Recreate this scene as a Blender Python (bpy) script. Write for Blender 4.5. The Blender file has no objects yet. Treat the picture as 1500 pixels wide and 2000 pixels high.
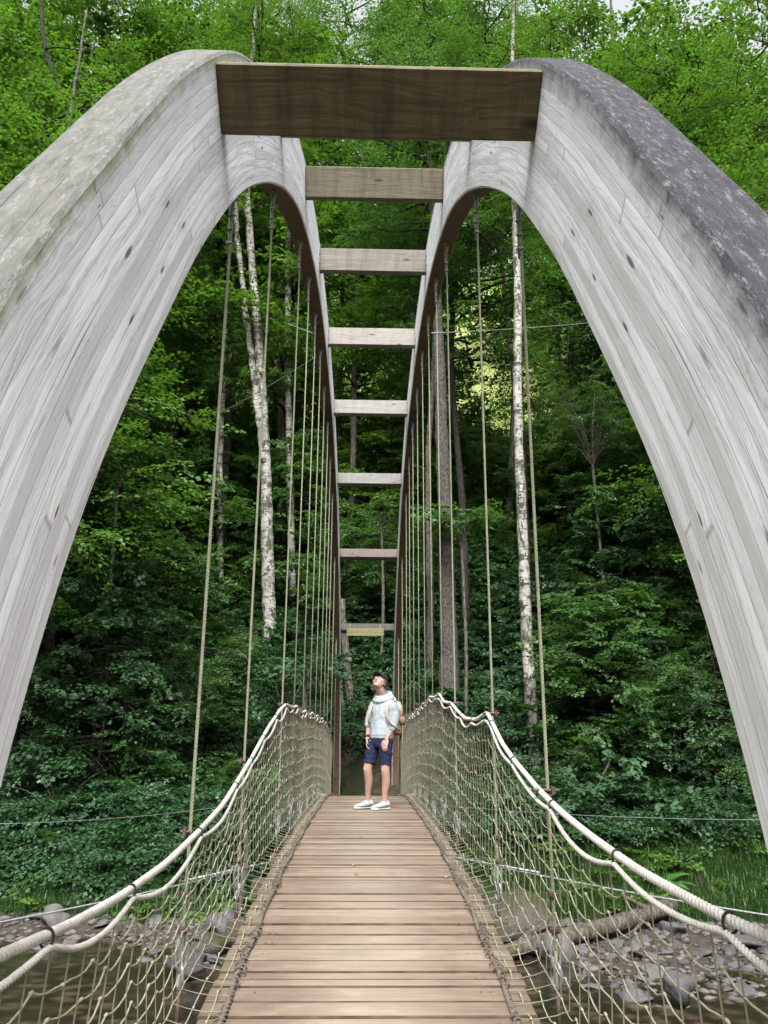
import bpy, bmesh, math, random
import numpy as np
from mathutils import Vector, Matrix, noise
R = math.radians
rng = np.random.default_rng(7)
random.seed(7)
scene = bpy.context.scene
col = scene.collection

# ------------------------------------------------------------------ camera
F, HOR, VX = 1500.0, 1420.0, 716.0
pit = math.atan((HOR-1000)/F); yaw = math.atan((750-VX)/(F/math.cos(pit))); rol = R(.33)
fw = np.array([math.sin(yaw)*math.cos(pit), math.cos(yaw)*math.cos(pit), math.sin(pit)])
r0 = np.array([math.cos(yaw), -math.sin(yaw), 0.]); u0 = np.cross(r0, fw)
rv = r0*math.cos(rol)+u0*math.sin(rol); uv_ = u0*math.cos(rol)-r0*math.sin(rol)
CAM = np.array([-.03, 0., 0.])
cd = bpy.data.cameras.new('camera'); cam = bpy.data.objects.new('camera', cd); col.objects.link(cam)
cd.sensor_fit = 'HORIZONTAL'; cd.sensor_width = 36; cd.lens = 36*F/1500; cd.clip_end = 2000; cd.clip_start = .05
M = Matrix(((rv[0], uv_[0], -fw[0], CAM[0]), (rv[1], uv_[1], -fw[1], CAM[1]), (rv[2], uv_[2], -fw[2], CAM[2]), (0, 0, 0, 1)))
cam.matrix_world = M
scene.camera = cam
def at(px, py, y):
    """pixel of the 1500x2000 photo -> point on the plane of distance y"""
    d = fw*F+rv*(px-750)-uv_*(py-1000)
    return CAM+d*(y/d[1])

# ------------------------------------------------------------------ light
SUN_EL, SUN_AZ = R(49), R(181)       # azimuth measured from +Y (clockwise), overcast soft sun
w = bpy.data.worlds.new('World'); scene.world = w; w.use_nodes = True
nt = w.node_tree; nt.nodes.clear()
sky = nt.nodes.new('ShaderNodeTexSky'); sky.sky_type = 'NISHITA'; sky.sun_disc = False
sky.sun_elevation = SUN_EL; sky.sun_rotation = SUN_AZ; sky.air_density = 1; sky.dust_density = 4
hs = nt.nodes.new('ShaderNodeHueSaturation'); hs.inputs['Saturation'].default_value = .18
bg = nt.nodes.new('ShaderNodeBackground'); bg.inputs['Strength'].default_value = .15
wo = nt.nodes.new('ShaderNodeOutputWorld')
nt.links.new(sky.outputs[0], hs.inputs['Color']); nt.links.new(hs.outputs[0], bg.inputs[0]); nt.links.new(bg.outputs[0], wo.inputs[0])
sd = bpy.data.lights.new('sun', 'SUN'); sd.energy = 2.3; sd.angle = R(24); sd.color = (1, .985, .96)
sun = bpy.data.objects.new('sun', sd); col.objects.link(sun)
dirv = Vector((math.sin(SUN_AZ)*math.cos(SUN_EL), math.cos(SUN_AZ)*math.cos(SUN_EL), math.sin(SUN_EL)))
sun.rotation_euler = dirv.to_track_quat('Z', 'Y').to_euler()
scene.view_settings.view_transform = 'Standard'; scene.view_settings.look = 'None'
scene.view_settings.exposure = 1.5; scene.view_settings.gamma = 1
cy = scene.cycles
cy.max_bounces = 6; cy.diffuse_bounces = 4; cy.glossy_bounces = 2; cy.transmission_bounces = 4; cy.transparent_max_bounces = 6
cy.use_denoising = True
cy.caustics_reflective = False; cy.caustics_refractive = False

# ------------------------------------------------------------------ object helpers
def tag(o, label=None, cat=None, group=None, kind=None):
    if label: o['label'] = label
    if cat: o['category'] = cat
    if group: o['group'] = group
    if kind: o['kind'] = kind
    return o
def link(name, me, mats, parent=None, smooth=False):
    if not isinstance(mats, (list, tuple)): mats = [mats]
    for m in mats:
        if m.name not in me.materials: me.materials.append(m)
    o = bpy.data.objects.new(name, me); col.objects.link(o)
    if parent: o.parent = parent
    if smooth: me.polygons.foreach_set('use_smooth', np.ones(len(me.polygons), bool))
    return o
def empty(name, loc=(0, 0, 0), rz=0):
    o = bpy.data.objects.new(name, None); col.objects.link(o); o.location = loc; o.rotation_euler = (0, 0, rz); o.empty_display_size = .1
    return o
def copy_tree(o, parent=None):
    c = o.copy(); col.objects.link(c)
    if parent: c.parent = parent
    for ch in list(o.children): copy_tree(ch, c)
    return c
def mesh_np(name, V, Fc, k=4, attr=None):
    """V (n,3), Fc (m,k) numpy -> mesh, fast"""
    me = bpy.data.meshes.new(name)
    V = np.ascontiguousarray(V, np.float32).reshape(-1, 3); Fc = np.ascontiguousarray(Fc, np.int32).reshape(-1, k)
    me.vertices.add(len(V)); me.vertices.foreach_set('co', V.ravel())
    me.loops.add(Fc.size); me.loops.foreach_set('vertex_index', Fc.ravel())
    me.polygons.add(len(Fc)); me.polygons.foreach_set('loop_start', np.arange(0, Fc.size, k, dtype=np.int32))
    me.update(calc_edges=True)
    if attr is not None:
        a = me.attributes.new('rnd', 'FLOAT', 'FACE'); a.data.foreach_set('value', np.ascontiguousarray(attr, np.float32))
    return me
class MB:
    """collects shapes into one mesh"""
    def __init__(s): s.V = []; s.F = []; s.n = 0; s.A = []; s.M = []; s.U = []
    def add(s, V, Fs, a=0., m=0, uv=None):
        V = np.asarray(V, float)
        for f in Fs: s.F.append([i+s.n for i in f]); s.A.append(a); s.M.append(m)
        if uv is not None: s.U += uv
        s.V.append(V); s.n += len(V)
    def box(s, lo, hi, a=0., m=0, mat=None, bev=0.):
        lo = np.array(lo, float); hi = np.array(hi, float)
        if bev <= 0:
            V = [[x, y, z] for x in (lo[0], hi[0]) for y in (lo[1], hi[1]) for z in (lo[2], hi[2])]
            Fs = [(0, 1, 3, 2), (4, 6, 7, 5), (0, 4, 5, 1), (2, 3, 7, 6), (0, 2, 6, 4), (1, 5, 7, 3)]
            V = np.array(V)
        else:
            b = bev; V = []; idx = {}
            for i in (0, 1):
                for j in (0, 1):
                    for k in (0, 1):
                        c = np.array([(lo, hi)[i][0], (lo, hi)[j][1], (lo, hi)[k][2]]); sg = np.array([1-2*i, 1-2*j, 1-2*k])*b
                        for ax in range(3):
                            p = c+sg; p[ax] = c[ax]; idx[(i, j, k, ax)] = len(V); V.append(p)
            Fs = []
            def q(ks): Fs.append(tuple(idx[t] for t in ks))
            for v in (0, 1):
                o = [(0, 0), (1, 0), (1, 1), (0, 1)]
                if v: o = o[::-1]
                q([(v, a_, b_, 0) for a_, b_ in o[::-1]]); q([(a_, v, b_, 1) for a_, b_ in o]); q([(a_, b_, v, 2) for a_, b_ in o[::-1]])
            for u_ in (0, 1):
                for v in (0, 1):
                    q([(u_, v, 0, 0), (u_, v, 1, 0), (u_, v, 1, 1), (u_, v, 0, 1)])
                    q([(u_, 0, v, 0), (u_, 1, v, 0), (u_, 1, v, 2), (u_, 0, v, 2)])
                    q([(0, u_, v, 1), (1, u_, v, 1), (1, u_, v, 2), (0, u_, v, 2)])
            for i in (0, 1):
                for j in (0, 1):
                    for k in (0, 1): q([(i, j, k, 0), (i, j, k, 1), (i, j, k, 2)])
            V = np.array(V)
        if mat is not None: V = np.array([list(mat @ Vector(v)) for v in V])
        s.add(V, Fs, a, m)
    def tube(s, P, rad, n=8, a=0., m=0, cap=True, closed=False, flat=1.):
        P = np.asarray(P, float); k = len(P)
        rad = np.broadcast_to(np.asarray(rad, float), (k,))
        T = np.gradient(P, axis=0)
        if closed: T = np.roll(P, -1, 0)-np.roll(P, 1, 0)
        T /= (np.linalg.norm(T, axis=1)[:, None]+1e-9)
        up = np.array([0, 0, 1.]) if abs(T[0, 2]) < .9 else np.array([1., 0, 0])
        A = np.cross(T[0], up); A /= np.linalg.norm(A)
        an = np.linspace(0, 2*math.pi, n, endpoint=False); V = []
        for i in range(k):
            A = A-T[i]*(A@T[i]); A /= (np.linalg.norm(A)+1e-9); B = np.cross(T[i], A)
            V.append(P[i]+rad[i]*(np.cos(an)[:, None]*A+flat*np.sin(an)[:, None]*B))
        V = np.concatenate(V); Fs = []
        for i in range(k if closed else k-1):
            i2 = (i+1) % k
            for j in range(n):
                j2 = (j+1) % n; Fs.append((i*n+j, i*n+j2, i2*n+j2, i2*n+j))
        if cap and not closed: Fs.append(tuple(range(n))[::-1]); Fs.append(tuple((k-1)*n+j for j in range(n)))
        s.add(V, Fs, a, m)
    def ring(s, c, rx, ry, rad, ax1, ax2, n=16, k=6, **kw):
        t = np.linspace(0, 2*math.pi, n, endpoint=False)
        s.tube(np.array(c)+rx*np.cos(t)[:, None]*np.array(ax1)+ry*np.sin(t)[:, None]*np.array(ax2), rad, k, closed=True, **kw)
    def build(s, name, mats, parent=None, smooth=False):
        me = bpy.data.meshes.new(name)
        me.from_pydata(np.concatenate(s.V).tolist(), [], s.F)
        a = me.attributes.new('rnd', 'FLOAT', 'FACE'); a.data.foreach_set('value', np.array(s.A, np.float32))
        o = link(name, me, mats, parent, smooth)
        if any(s.M): me.polygons.foreach_set('material_index', np.array(s.M, np.int32))
        return o
def smooth_curve(P, n=200, it=6):
    P = np.asarray(P, float); d = np.r_[0, np.cumsum(np.linalg.norm(np.diff(P, axis=0), axis=1))]
    t = np.linspace(0, d[-1], n); Q = np.stack([np.interp(t, d, P[:, i]) for i in range(P.shape[1])], 1)
    for _ in range(it):
        q = Q.copy(); q[1:-1] = .25*Q[:-2]+.5*Q[1:-1]+.25*Q[2:]; Q = q
    return Q

# ------------------------------------------------------------------ materials
class NG:
    def __init__(s, name, rough=.8, spec=.3):
        s.m = bpy.data.materials.new(name); s.m.use_nodes = True; s.t = s.m.node_tree; s.t.nodes.clear()
        s.out = s.n('ShaderNodeOutputMaterial'); s.b = s.n('ShaderNodeBsdfPrincipled')
        s.b.inputs['Roughness'].default_value = rough; s.b.inputs['Specular IOR Level'].default_value = spec
        s.l(s.b.outputs[0], s.out.inputs[0])
    def n(s, ty): return s.t.nodes.new(ty)
    def l(s, a, b): s.t.links.new(a, b)
    def put(s, sock, v):
        if hasattr(v, 'is_output'): s.l(v, sock)
        elif isinstance(v, (tuple, list)) and len(v) == 3 and sock.type == 'RGBA': sock.default_value = (*v, 1)
        else: sock.default_value = v
    def math(s, op, a, b=0., c=0.):
        n = s.n('ShaderNodeMath'); n.operation = op
        s.put(n.inputs[0], a); s.put(n.inputs[1], b); s.put(n.inputs[2], c); return n.outputs[0]
    def coord(s, which='Object'): return s.n('ShaderNodeTexCoord').outputs[which]
    def uv(s): return s.n('ShaderNodeUVMap').outputs[0]
    def mapping(s, v, sc=(1, 1, 1), loc=(0, 0, 0)):
        n = s.n('ShaderNodeMapping'); s.l(v, n.inputs[0]); n.inputs['Scale'].default_value = sc; n.inputs['Location'].default_value = loc; return n.outputs[0]
    def noise(s, v, scale=5, det=4, rough=.55, dist=0.):
        n = s.n('ShaderNodeTexNoise'); s.l(v, n.inputs['Vector']); n.inputs['Scale'].default_value = scale
        n.inputs['Detail'].default_value = det; n.inputs['Roughness'].default_value = rough; n.inputs['Distortion'].default_value = dist
        return n.outputs[0]
    def vor(s, v, scale=5, feat='F1', rand=1.):
        n = s.n('ShaderNodeTexVoronoi'); n.feature = feat; s.l(v, n.inputs['Vector']); n.inputs['Scale'].default_value = scale; n.inputs['Randomness'].default_value = rand
        return n
    def white(s, v):
        n = s.n('ShaderNodeTexWhiteNoise'); n.noise_dimensions = '3D'; s.l(v, n.inputs['Vector']); return n.outputs['Value']
    def ramp(s, f, pts):
        n = s.n('ShaderNodeValToRGB'); s.l(f, n.inputs[0]); e = n.color_ramp.elements
        while len(e) < len(pts): e.new(.5)
        for i, (p, c) in enumerate(pts):
            e[i].position = p; c = (c, c, c) if not isinstance(c, (tuple, list)) else c; e[i].color = (*c, 1)
        return n.outputs[0]
    def mix(s, f, a, b, mode='MIX'):
        n = s.n('ShaderNodeMix'); n.data_type = 'RGBA'; n.blend_type = mode
        s.put(n.inputs['Factor'], f); s.put(n.inputs['A'], a); s.put(n.inputs['B'], b); return n.outputs['Result']
    def attr(s, nm='rnd'):
        n = s.n('ShaderNodeAttribute'); n.attribute_name = nm; return n.outputs['Fac']
    def sep(s, v):
        n = s.n('ShaderNodeSeparateXYZ'); s.l(v, n.inputs[0]); return n.outputs
    def comb(s, x, y, z=0.):
        n = s.n('ShaderNodeCombineXYZ'); s.put(n.inputs[0], x); s.put(n.inputs[1], y); s.put(n.inputs[2], z); return n.outputs[0]
    def bump(s, h, st=.5, d=.01):
        n = s.n('ShaderNodeBump'); s.l(h, n.inputs['Height']); n.inputs['Strength'].default_value = st; n.inputs['Distance'].default_value = d
        s.l(n.outputs[0], s.b.inputs['Normal']); return n
    def color(s, c): s.put(s.b.inputs['Base Color'], c); return s.m

def m_plain(name, c, rough=.7, spec=.3, var=.25, scale=30, metal=0., bump=.2):
    g = NG(name, rough, spec); v = g.coord(); nz = g.noise(v, scale, 5)
    c2 = tuple(x*(1-var) for x in c); c3 = tuple(min(1, x*(1+var)) for x in c)
    g.b.inputs['Metallic'].default_value = metal; g.bump(nz, bump, .004)
    return g.color(g.ramp(nz, [(.3, c2), (.7, c3)]))

def m_glulam(name, tones, algae, algae_w, lam=.047, knot=(.15, .125, .11)):
    """weathered laminated timber; UV in metres: u along the arch, v across the laminations"""
    g = NG(name, .62, .35); uv = g.uv(); S = g.sep(uv); U, V = S[0], S[1]
    row = g.math('FLOOR', g.math('DIVIDE', V, lam))
    off = g.white(g.comb(row, 3.1, 0))
    bl = g.math('MULTIPLY_ADD', off, 1.6, 2.)
    ub = g.math('ADD', g.math('DIVIDE', U, bl), g.math('MULTIPLY', off, 7.3))
    bid = g.math('FLOOR', ub); tone = g.white(g.comb(row, bid, 1.7))
    # grain
    wob = g.noise(g.comb(g.math('MULTIPLY', U, 1.6), g.math('ADD', g.math('MULTIPLY', V, 6), g.math('MULTIPLY', tone, 20))), 1.6, 3)
    gr = g.noise(g.comb(g.math('MULTIPLY', U, 1.3), g.math('ADD', g.math('MULTIPLY', V, 95), g.math('MULTIPLY', wob, 14)), g.math('MULTIPLY', tone, 9)), 1.2, 4, .6)
    streak = g.noise(g.comb(g.math('MULTIPLY', U, 1.1), g.math('ADD', g.math('MULTIPLY', V, 40), g.math('MULTIPLY', wob, 2.2)), g.math('MULTIPLY', tone, 40)), 1.3, 5, .7)
    blotch = g.noise(g.comb(g.math('MULTIPLY', U, 2.2), g.math('MULTIPLY', V, 3.2), 8.), 1.6, 5, .6)
    c = g.ramp(tone, [(0, tones[0]), (.5, tones[1]), (1, tones[2])])
    c = g.mix(g.ramp(gr, [(.42, .0), (.60, .60)]), c, tones[3])
    c = g.mix(g.math('MULTIPLY', g.ramp(streak, [(.42, 0.), (.56, .9)]), g.ramp(g.white(g.comb(row, bid, 6.2)), [(.3, .1), (.75, 1.)])), c, tones[4])
    c = g.mix(g.ramp(blotch, [(.5, 0.), (.75, .22)]), c, tones[5])
    # lamination joints
    fv = g.math('FRACT', g.math('DIVIDE', V, lam)); e = g.math('ABSOLUTE', g.math('SUBTRACT', fv, .5))
    jn = g.noise(g.comb(g.math('MULTIPLY', U, 2.), row, 0.), 1., 3)
    joint = g.math('MULTIPLY', g.ramp(e, [(.455, 0.), (.48, 1.)]), g.ramp(jn, [(.4, .25), (.58, .85)]))
    fu = g.math('FRACT', ub); eu = g.math('MULTIPLY', g.math('ABSOLUTE', g.math('SUBTRACT', fu, .5)), 1.)
    butt = g.ramp(eu, [(.4972, 0.), (.4985, .6)])
    c = g.mix(joint, c, (.33, .31, .30)); c = g.mix(butt, c, (.2, .17, .15))
    # knots
    vv = g.comb(g.math('MULTIPLY', U, 3.6), g.math('MULTIPLY', V, 15.)); vo = g.vor(g.mix(.06, vv, g.n('ShaderNodeTexNoise').outputs[1]), 1.)
    kr = g.white(vo.outputs['Position']); d = vo.outputs['Distance']
    big = g.ramp(g.math('DIVIDE', d, g.math('MULTIPLY_ADD', kr, .17, .06)), [(.45, .95), (.62, .55), (.9, 0.)])
    sel = g.ramp(kr, [(.10, 0.), (.13, 1.)])
    K = g.math('MULTIPLY', big, sel)
    rings = g.math('MULTIPLY', g.ramp(g.math('SINE', g.math('MULTIPLY', d, 110.)), [(.1, 0.), (.9, .32)]), g.math('MULTIPLY', sel, g.ramp(d, [(.12, 1.), (.42, 0.)])))
    c = g.mix(rings, c, (.25, .22, .2)); c = g.mix(K, c, knot)
    # long dark checks
    ck = g.noise(g.comb(g.math('MULTIPLY', U, .55), g.math('MULTIPLY', V, 48), 2.), 1.8, 2, .4)
    ckm = g.ramp(ck, [(.73, 0.), (.745, .8)]); c = g.mix(ckm, c, (.12, .10, .09))
    # growth on the weather side, along the upper edge
    an = g.noise(g.comb(g.math('MULTIPLY', U, 7.), g.math('MULTIPLY', V, 9), 5.), 1.5, 6, .7)
    ae = g.math('ADD', V, g.math('MULTIPLY', g.math('SUBTRACT', an, .5), algae_w*1.6))
    am = g.ramp(ae, [(.66-algae_w, 0.), (.66-.0*algae_w, .95)])
    c = g.mix(am, c, algae)
    h = g.math('SUBTRACT', g.math('MULTIPLY', gr, .35), g.math('ADD', g.math('MULTIPLY', joint, .7), g.math('ADD', g.math('MULTIPLY', K, .4), ckm)))
    h = g.math('ADD', h, g.math('MULTIPLY', tone, .5))
    g.bump(h, .7, .004)
    return g.color(c)

def m_top(name, c1, c2, c3, thr=.55):
    g = NG(name, .85, .2); S = g.sep(g.uv())
    v = g.comb(g.math('MULTIPLY', S[0], 3.), g.math('MULTIPLY', S[1], 14.)); n1 = g.noise(v, 2., 8, .72); n2 = g.noise(v, 14., 6, .7)
    crack = g.noise(g.comb(g.math('MULTIPLY', S[0], .8), g.math('MULTIPLY', S[1], 45.)), 1.5, 4)
    c = g.mix(g.ramp(n1, [(.35, 0.), (.65, 1.)]), c1, c2)
    n4 = g.noise(g.comb(g.math('MULTIPLY', S[0], 2.2), g.math('MULTIPLY', S[1], 7.)), 5.5, 10, .95); c = g.mix(g.ramp(n4, [(thr, 0.), (thr+.05, .85)]), c, c3)
    c = g.mix(g.ramp(crack, [(.62, 0.), (.66, .7)]), c, (.03, .03, .03))
    g.bump(g.math('ADD', n2, g.math('MULTIPLY', n1, .6)), .9, .008)
    return g.color(c)

def m_beam(name, a, b, wet=.0, ax=0):
    """sawn timber beam, grain along X (object coords)"""
    g = NG(name, .7, .3); S = g.sep(g.coord())
    X, Y, Z = S[0], S[1], S[2]
    if ax == 1: X, Y = Y, X
    wob = g.noise(g.comb(g.math('MULTIPLY', X, 1.2), g.math('MULTIPLY', Z, 3), Y), 1.5, 3)
    gr = g.noise(g.comb(g.math('MULTIPLY', X, 1.6), g.math('ADD', g.math('MULTIPLY', Z, 60), g.math('MULTIPLY', wob, 9)), g.math('MULTIPLY', Y, 40)), 1.2, 5, .65)
    st = g.noise(g.comb(g.math('MULTIPLY', X, 9), g.math('MULTIPLY', Z, 1.3), 0.), 1.2, 5, .7)
    c = g.mix(g.ramp(gr, [(.35, 0.), (.65, 1.)]), a, b)
    vo = g.vor(g.comb(g.math('MULTIPLY', X, 3.), g.math('MULTIPLY', Z, 9.)), 1.); kr = g.white(vo.outputs['Position'])
    K = g.math('MULTIPLY', g.ramp(vo.outputs['Distance'], [(.07, 1.), (.2, 0.)]), g.ramp(kr, [(.15, 0.), (.2, 1.)]))
    c = g.mix(K, c, tuple(x*.35 for x in a))
    c = g.mix(g.ramp(st, [(.45, 0.), (.7, wet)]), c, (.035, .04, .02))
    ck = g.noise(g.comb(g.math('MULTIPLY', X, .8), g.math('MULTIPLY', Z, 30), 2.), 1.6, 2)
    c = g.mix(g.ramp(ck, [(.68, 0.), (.7, .7)]), c, (.03, .025, .02))
    g.bump(gr, .4, .003)
    return g.color(c)

def m_deck():
    g = NG('deck_boards', .75, .25); S = g.sep(g.coord()); rn = g.attr()
    v = g.comb(g.math('MULTIPLY', S[0], 2.2), g.math('MULTIPLY', S[1], 70), g.math('MULTIPLY', rn, 50))
    gr = g.noise(v, 1.2, 5, .65); v2 = g.comb(g.math('MULTIPLY', S[0], 2.), g.math('MULTIPLY', S[1], 5), g.math('MULTIPLY', rn, 30)); bl = g.noise(v2, 1.8, 5, .65)
    c = g.ramp(rn, [(0, (.19, .146, .108)), (.5, (.228, .178, .134)), (1, (.265, .21, .158))])
    c = g.mix(g.ramp(gr, [(.42, 0.), (.68, .7)]), c, (.115, .083, .06))
    c = g.mix(g.ramp(bl, [(.48, 0.), (.72, .6)]), c, (.085, .062, .05))
    c = g.mix(g.ramp(bl, [(.25, .6), (.42, 0.)]), c, (.34, .27, .185))
    wear = g.noise(g.comb(g.math('MULTIPLY', S[0], 1.6), g.math('MULTIPLY', S[1], .9), 3.), 1.3, 5, .65); c = g.mix(g.ramp(wear, [(.5, 0.), (.66, .5)]), c, (.12, .095, .07)); c = g.mix(g.ramp(g.math('ABSOLUTE', S[0]), [(.1, .28), (.38, 0.)]), c, (.33, .29, .23))
    # green growth towards the board ends
    e = g.math('ABSOLUTE', S[0]); en = g.math('ADD', e, g.math('MULTIPLY', g.math('SUBTRACT', bl, .5), .25))
    c = g.mix(g.ramp(en, [(.54, 0.), (.68, .35)]), c, (.10, .10, .055))
    sp = g.vor(g.coord(), 90).outputs['Distance']; c = g.mix(g.ramp(sp, [(.06, .5), (.1, 0.)]), c, (.08, .06, .05))
    g.bump(gr, .55, .003); return g.color(c)

def m_leaf(name, cols, trans=.35, hue=.0):
    """leaf: every leaf has its own tint; light shines through it"""
    g = NG(name, .44, .5); a = g.attr()
    oi = g.n('ShaderNodeObjectInfo').outputs['Random']
    c = g.ramp(a, [(i/(len(cols)-1), x) for i, x in enumerate(cols)])
    nz = g.noise(g.coord(), .55, 3)
    c = g.mix(g.ramp(nz, [(.35, 0.), (.65, .45)]), c, cols[-1]); 
    c = g.mix(g.math('MULTIPLY', oi, .25), c, cols[len(cols)//2])
    g.color(c)
    tr = g.n('ShaderNodeBsdfTranslucent'); g.l(g.mix(1., c, (1.25, 1.35, .55), 'MULTIPLY'), tr.inputs[0])
    mx = g.n('ShaderNodeMixShader'); mx.inputs[0].default_value = trans
    g.l(g.b.outputs[0], mx.inputs[1]); g.l(tr.outputs[0], mx.inputs[2]); g.l(mx.outputs[0], g.out.inputs[0])
    return g.m

def m_birch():
    g = NG('birch_bark', .7, .25); P = g.coord('Object'); S = g.sep(P)
    v = g.comb(g.math('MULTIPLY', S[0], 3.), g.math('MULTIPLY', S[1], 3.), g.math('MULTIPLY', S[2], 1.1)); n1 = g.noise(v, 2.2, 6, .7)
    v2 = g.comb(g.math('MULTIPLY', S[0], 1.8), g.math('MULTIPLY', S[1], 1.8), g.math('MULTIPLY', S[2], 8.)); n2 = g.noise(v2, 2., 4, .65)
    ms = g.noise(P, .9, 4, .7)
    c = g.ramp(n1, [(.3, (.22, .21, .185)), (.6, (.37, .36, .33))])
    c = g.mix(g.ramp(n2, [(.55, 0.), (.57, .9)]), c, (.05, .043, .037))
    c = g.mix(g.ramp(n1, [(.535, 0.), (.555, .97)]), c, (.035, .032, .022))
    big = g.noise(g.comb(g.math('MULTIPLY', S[0], 1.2), g.math('MULTIPLY', S[1], 1.2), g.math('MULTIPLY', S[2], 2.6)), 1.1, 5, .75)
    c = g.mix(g.ramp(big, [(.575, 0.), (.60, .95)]), c, (.03, .028, .022)); c = g.mix(g.ramp(ms, [(.5, 0.), (.64, .75)]), c, (.07, .078, .035))
    g.bump(g.math('ADD', n2, n1), .8, .02); return g.color(c)
def m_bark(name, a, b, sc=1.):
    g = NG(name, .9, .15); S = g.sep(g.coord())
    v = g.comb(g.math('MULTIPLY', S[0], 12*sc), g.math('MULTIPLY', S[1], 12*sc), g.math('MULTIPLY', S[2], 4*sc)); n1 = g.noise(v, 1.5, 7, .7)
    vo = g.vor(v, 2.2).outputs['Distance']; ms = g.noise(g.coord(), 1.1, 4)
    c = g.mix(g.ramp(n1, [(.35, 0.), (.65, 1.)]), a, b)
    c = g.mix(g.ramp(vo, [(.45, 0.), (.7, .6)]), c, tuple(x*.35 for x in a))
    c = g.mix(g.ramp(ms, [(.55, 0.), (.7, .5)]), c, (.05, .06, .02))
    g.bump(g.math('SUBTRACT', n1, vo), 1., .03); return g.color(c)
def m_rope(name, c, c2):
    g = NG(name, .8, .2); n1 = g.noise(g.coord(), 9, 6, .7); n2 = g.noise(g.coord(), 220, 3)
    cc = g.mix(g.ramp(n1, [(.4, 0.), (.7, .8)]), c, c2); g.bump(n2, .5, .002); return g.color(cc)

MA_L = m_glulam('glulam_left_arch', [(.62, .62, .635), (.73, .735, .755), (.84, .845, .88), (.47, .465, .465), (.95, .96, 1.0), (.40, .385, .39)], (.15, .16, .04), .07)
MA_R = m_glulam('glulam_right_arch', [(.61, .63, .61), (.73, .745, .735), (.84, .85, .87), (.47, .48, .46), (.95, .96, 1.0), (.40, .39, .41)], (.07, .065, .068), .11)
MT_L = m_top('arch_top_silver_grey', (.085, .085, .075), (.17, .17, .16), (.27, .27, .255), .53)
MT_R = m_top('arch_top_dark_lichen', (.024, .024, .028), (.055, .055, .062), (.21, .21, .21), .53)
MB_A = m_beam('arch_underside_shaded', (.13, .075, .05), (.19, .115, .08), .3, 1)  # same timber as the sides, underside shade put into its brown
BEAM = [m_beam('beam_dark_brown', (.074, .060, .026), (.155, .125, .062), .85), m_beam('beam_brown', (.105, .088, .055), (.18, .155, .11), .5),  # beam tones
        m_beam('beam_grey_brown', (.13, .115, .095), (.22, .20, .175), .4), m_beam('beam_pale', (.17, .155, .135), (.27, .25, .225), .2),
        m_beam('beam_pale_grey', (.14, .135, .12), (.23, .22, .205), .25), m_beam('beam_grey', (.09, .087, .083), (.17, .165, .16), .25),
        m_beam('beam_rust_grey', (.08, .06, .05), (.13, .10, .09), .3), m_beam('beam_dark_grey', (.05, .047, .042), (.085, .08, .072), .3)]
M_DECK = m_deck(); M_EDGE = m_plain('board_edge_dirt_and_shade', (.075, .05, .035), .9, .1, .5, 8)  # edge faces: dirt, plus the shade of the gaps put into the colour
M_JOIST = m_beam('joist_timber', (.075, .06, .045), (.12, .10, .075), .4, 1)
M_RAIL = m_rope('white_rope', (.56, .54, .50), (.34, .32, .27))
M_CORD = m_rope('net_cord', (.36, .345, .24), (.21, .20, .135))
M_STR = m_rope('net_string', (.21, .20, .145), (.12, .115, .08))
M_BASE = m_rope('dirty_cord', (.15, .125, .10), (.06, .05, .04))
M_CABLE = m_rope('green_grey_cable', (.24, .245, .17), (.15, .155, .10))
M_STEEL = m_plain('galvanised_steel', (.26, .27, .275), .5, .5, .35, 60, .5)
M_COPPER = m_plain('rusty_clamp', (.085, .055, .045), .6, .4, .4, 90, .3)
M_BLACK = m_plain('black_tie', (.02, .02, .02), .6)
M_BIRCH = m_birch(); M_SPRUCE = m_bark('spruce_bark', (.052, .047, .043), (.115, .105, .095)); M_GREYB = m_bark('grey_bark', (.065, .058, .047), (.14, .128, .105), .7)
M_DARKB = m_bark('dark_bark', (.022, .019, .016), (.05, .043, .037)); M_WOODD = m_bark('driftwood', (.06, .052, .043), (.14, .12, .10), .6)
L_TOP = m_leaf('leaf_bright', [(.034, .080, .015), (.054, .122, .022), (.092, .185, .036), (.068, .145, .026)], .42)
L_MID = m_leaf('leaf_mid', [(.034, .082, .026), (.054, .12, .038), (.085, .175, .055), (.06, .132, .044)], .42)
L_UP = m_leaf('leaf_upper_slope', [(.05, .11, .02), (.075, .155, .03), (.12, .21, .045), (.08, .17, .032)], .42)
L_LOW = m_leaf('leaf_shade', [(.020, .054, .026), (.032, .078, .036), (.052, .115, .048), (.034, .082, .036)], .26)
L_ALD = m_leaf('leaf_alder', [(.035, .075, .022), (.055, .11, .03), (.10, .16, .05), (.06, .12, .034)], .3)
L_GRASS = m_leaf('grass_blade', [(.018, .055, .012), (.032, .08, .018), (.06, .12, .03), (.032, .08, .018)], .3)
L_FERN = m_leaf('fern_frond', [(.04, .13, .03), (.06, .17, .04), (.09, .22, .05)], .35)

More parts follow.
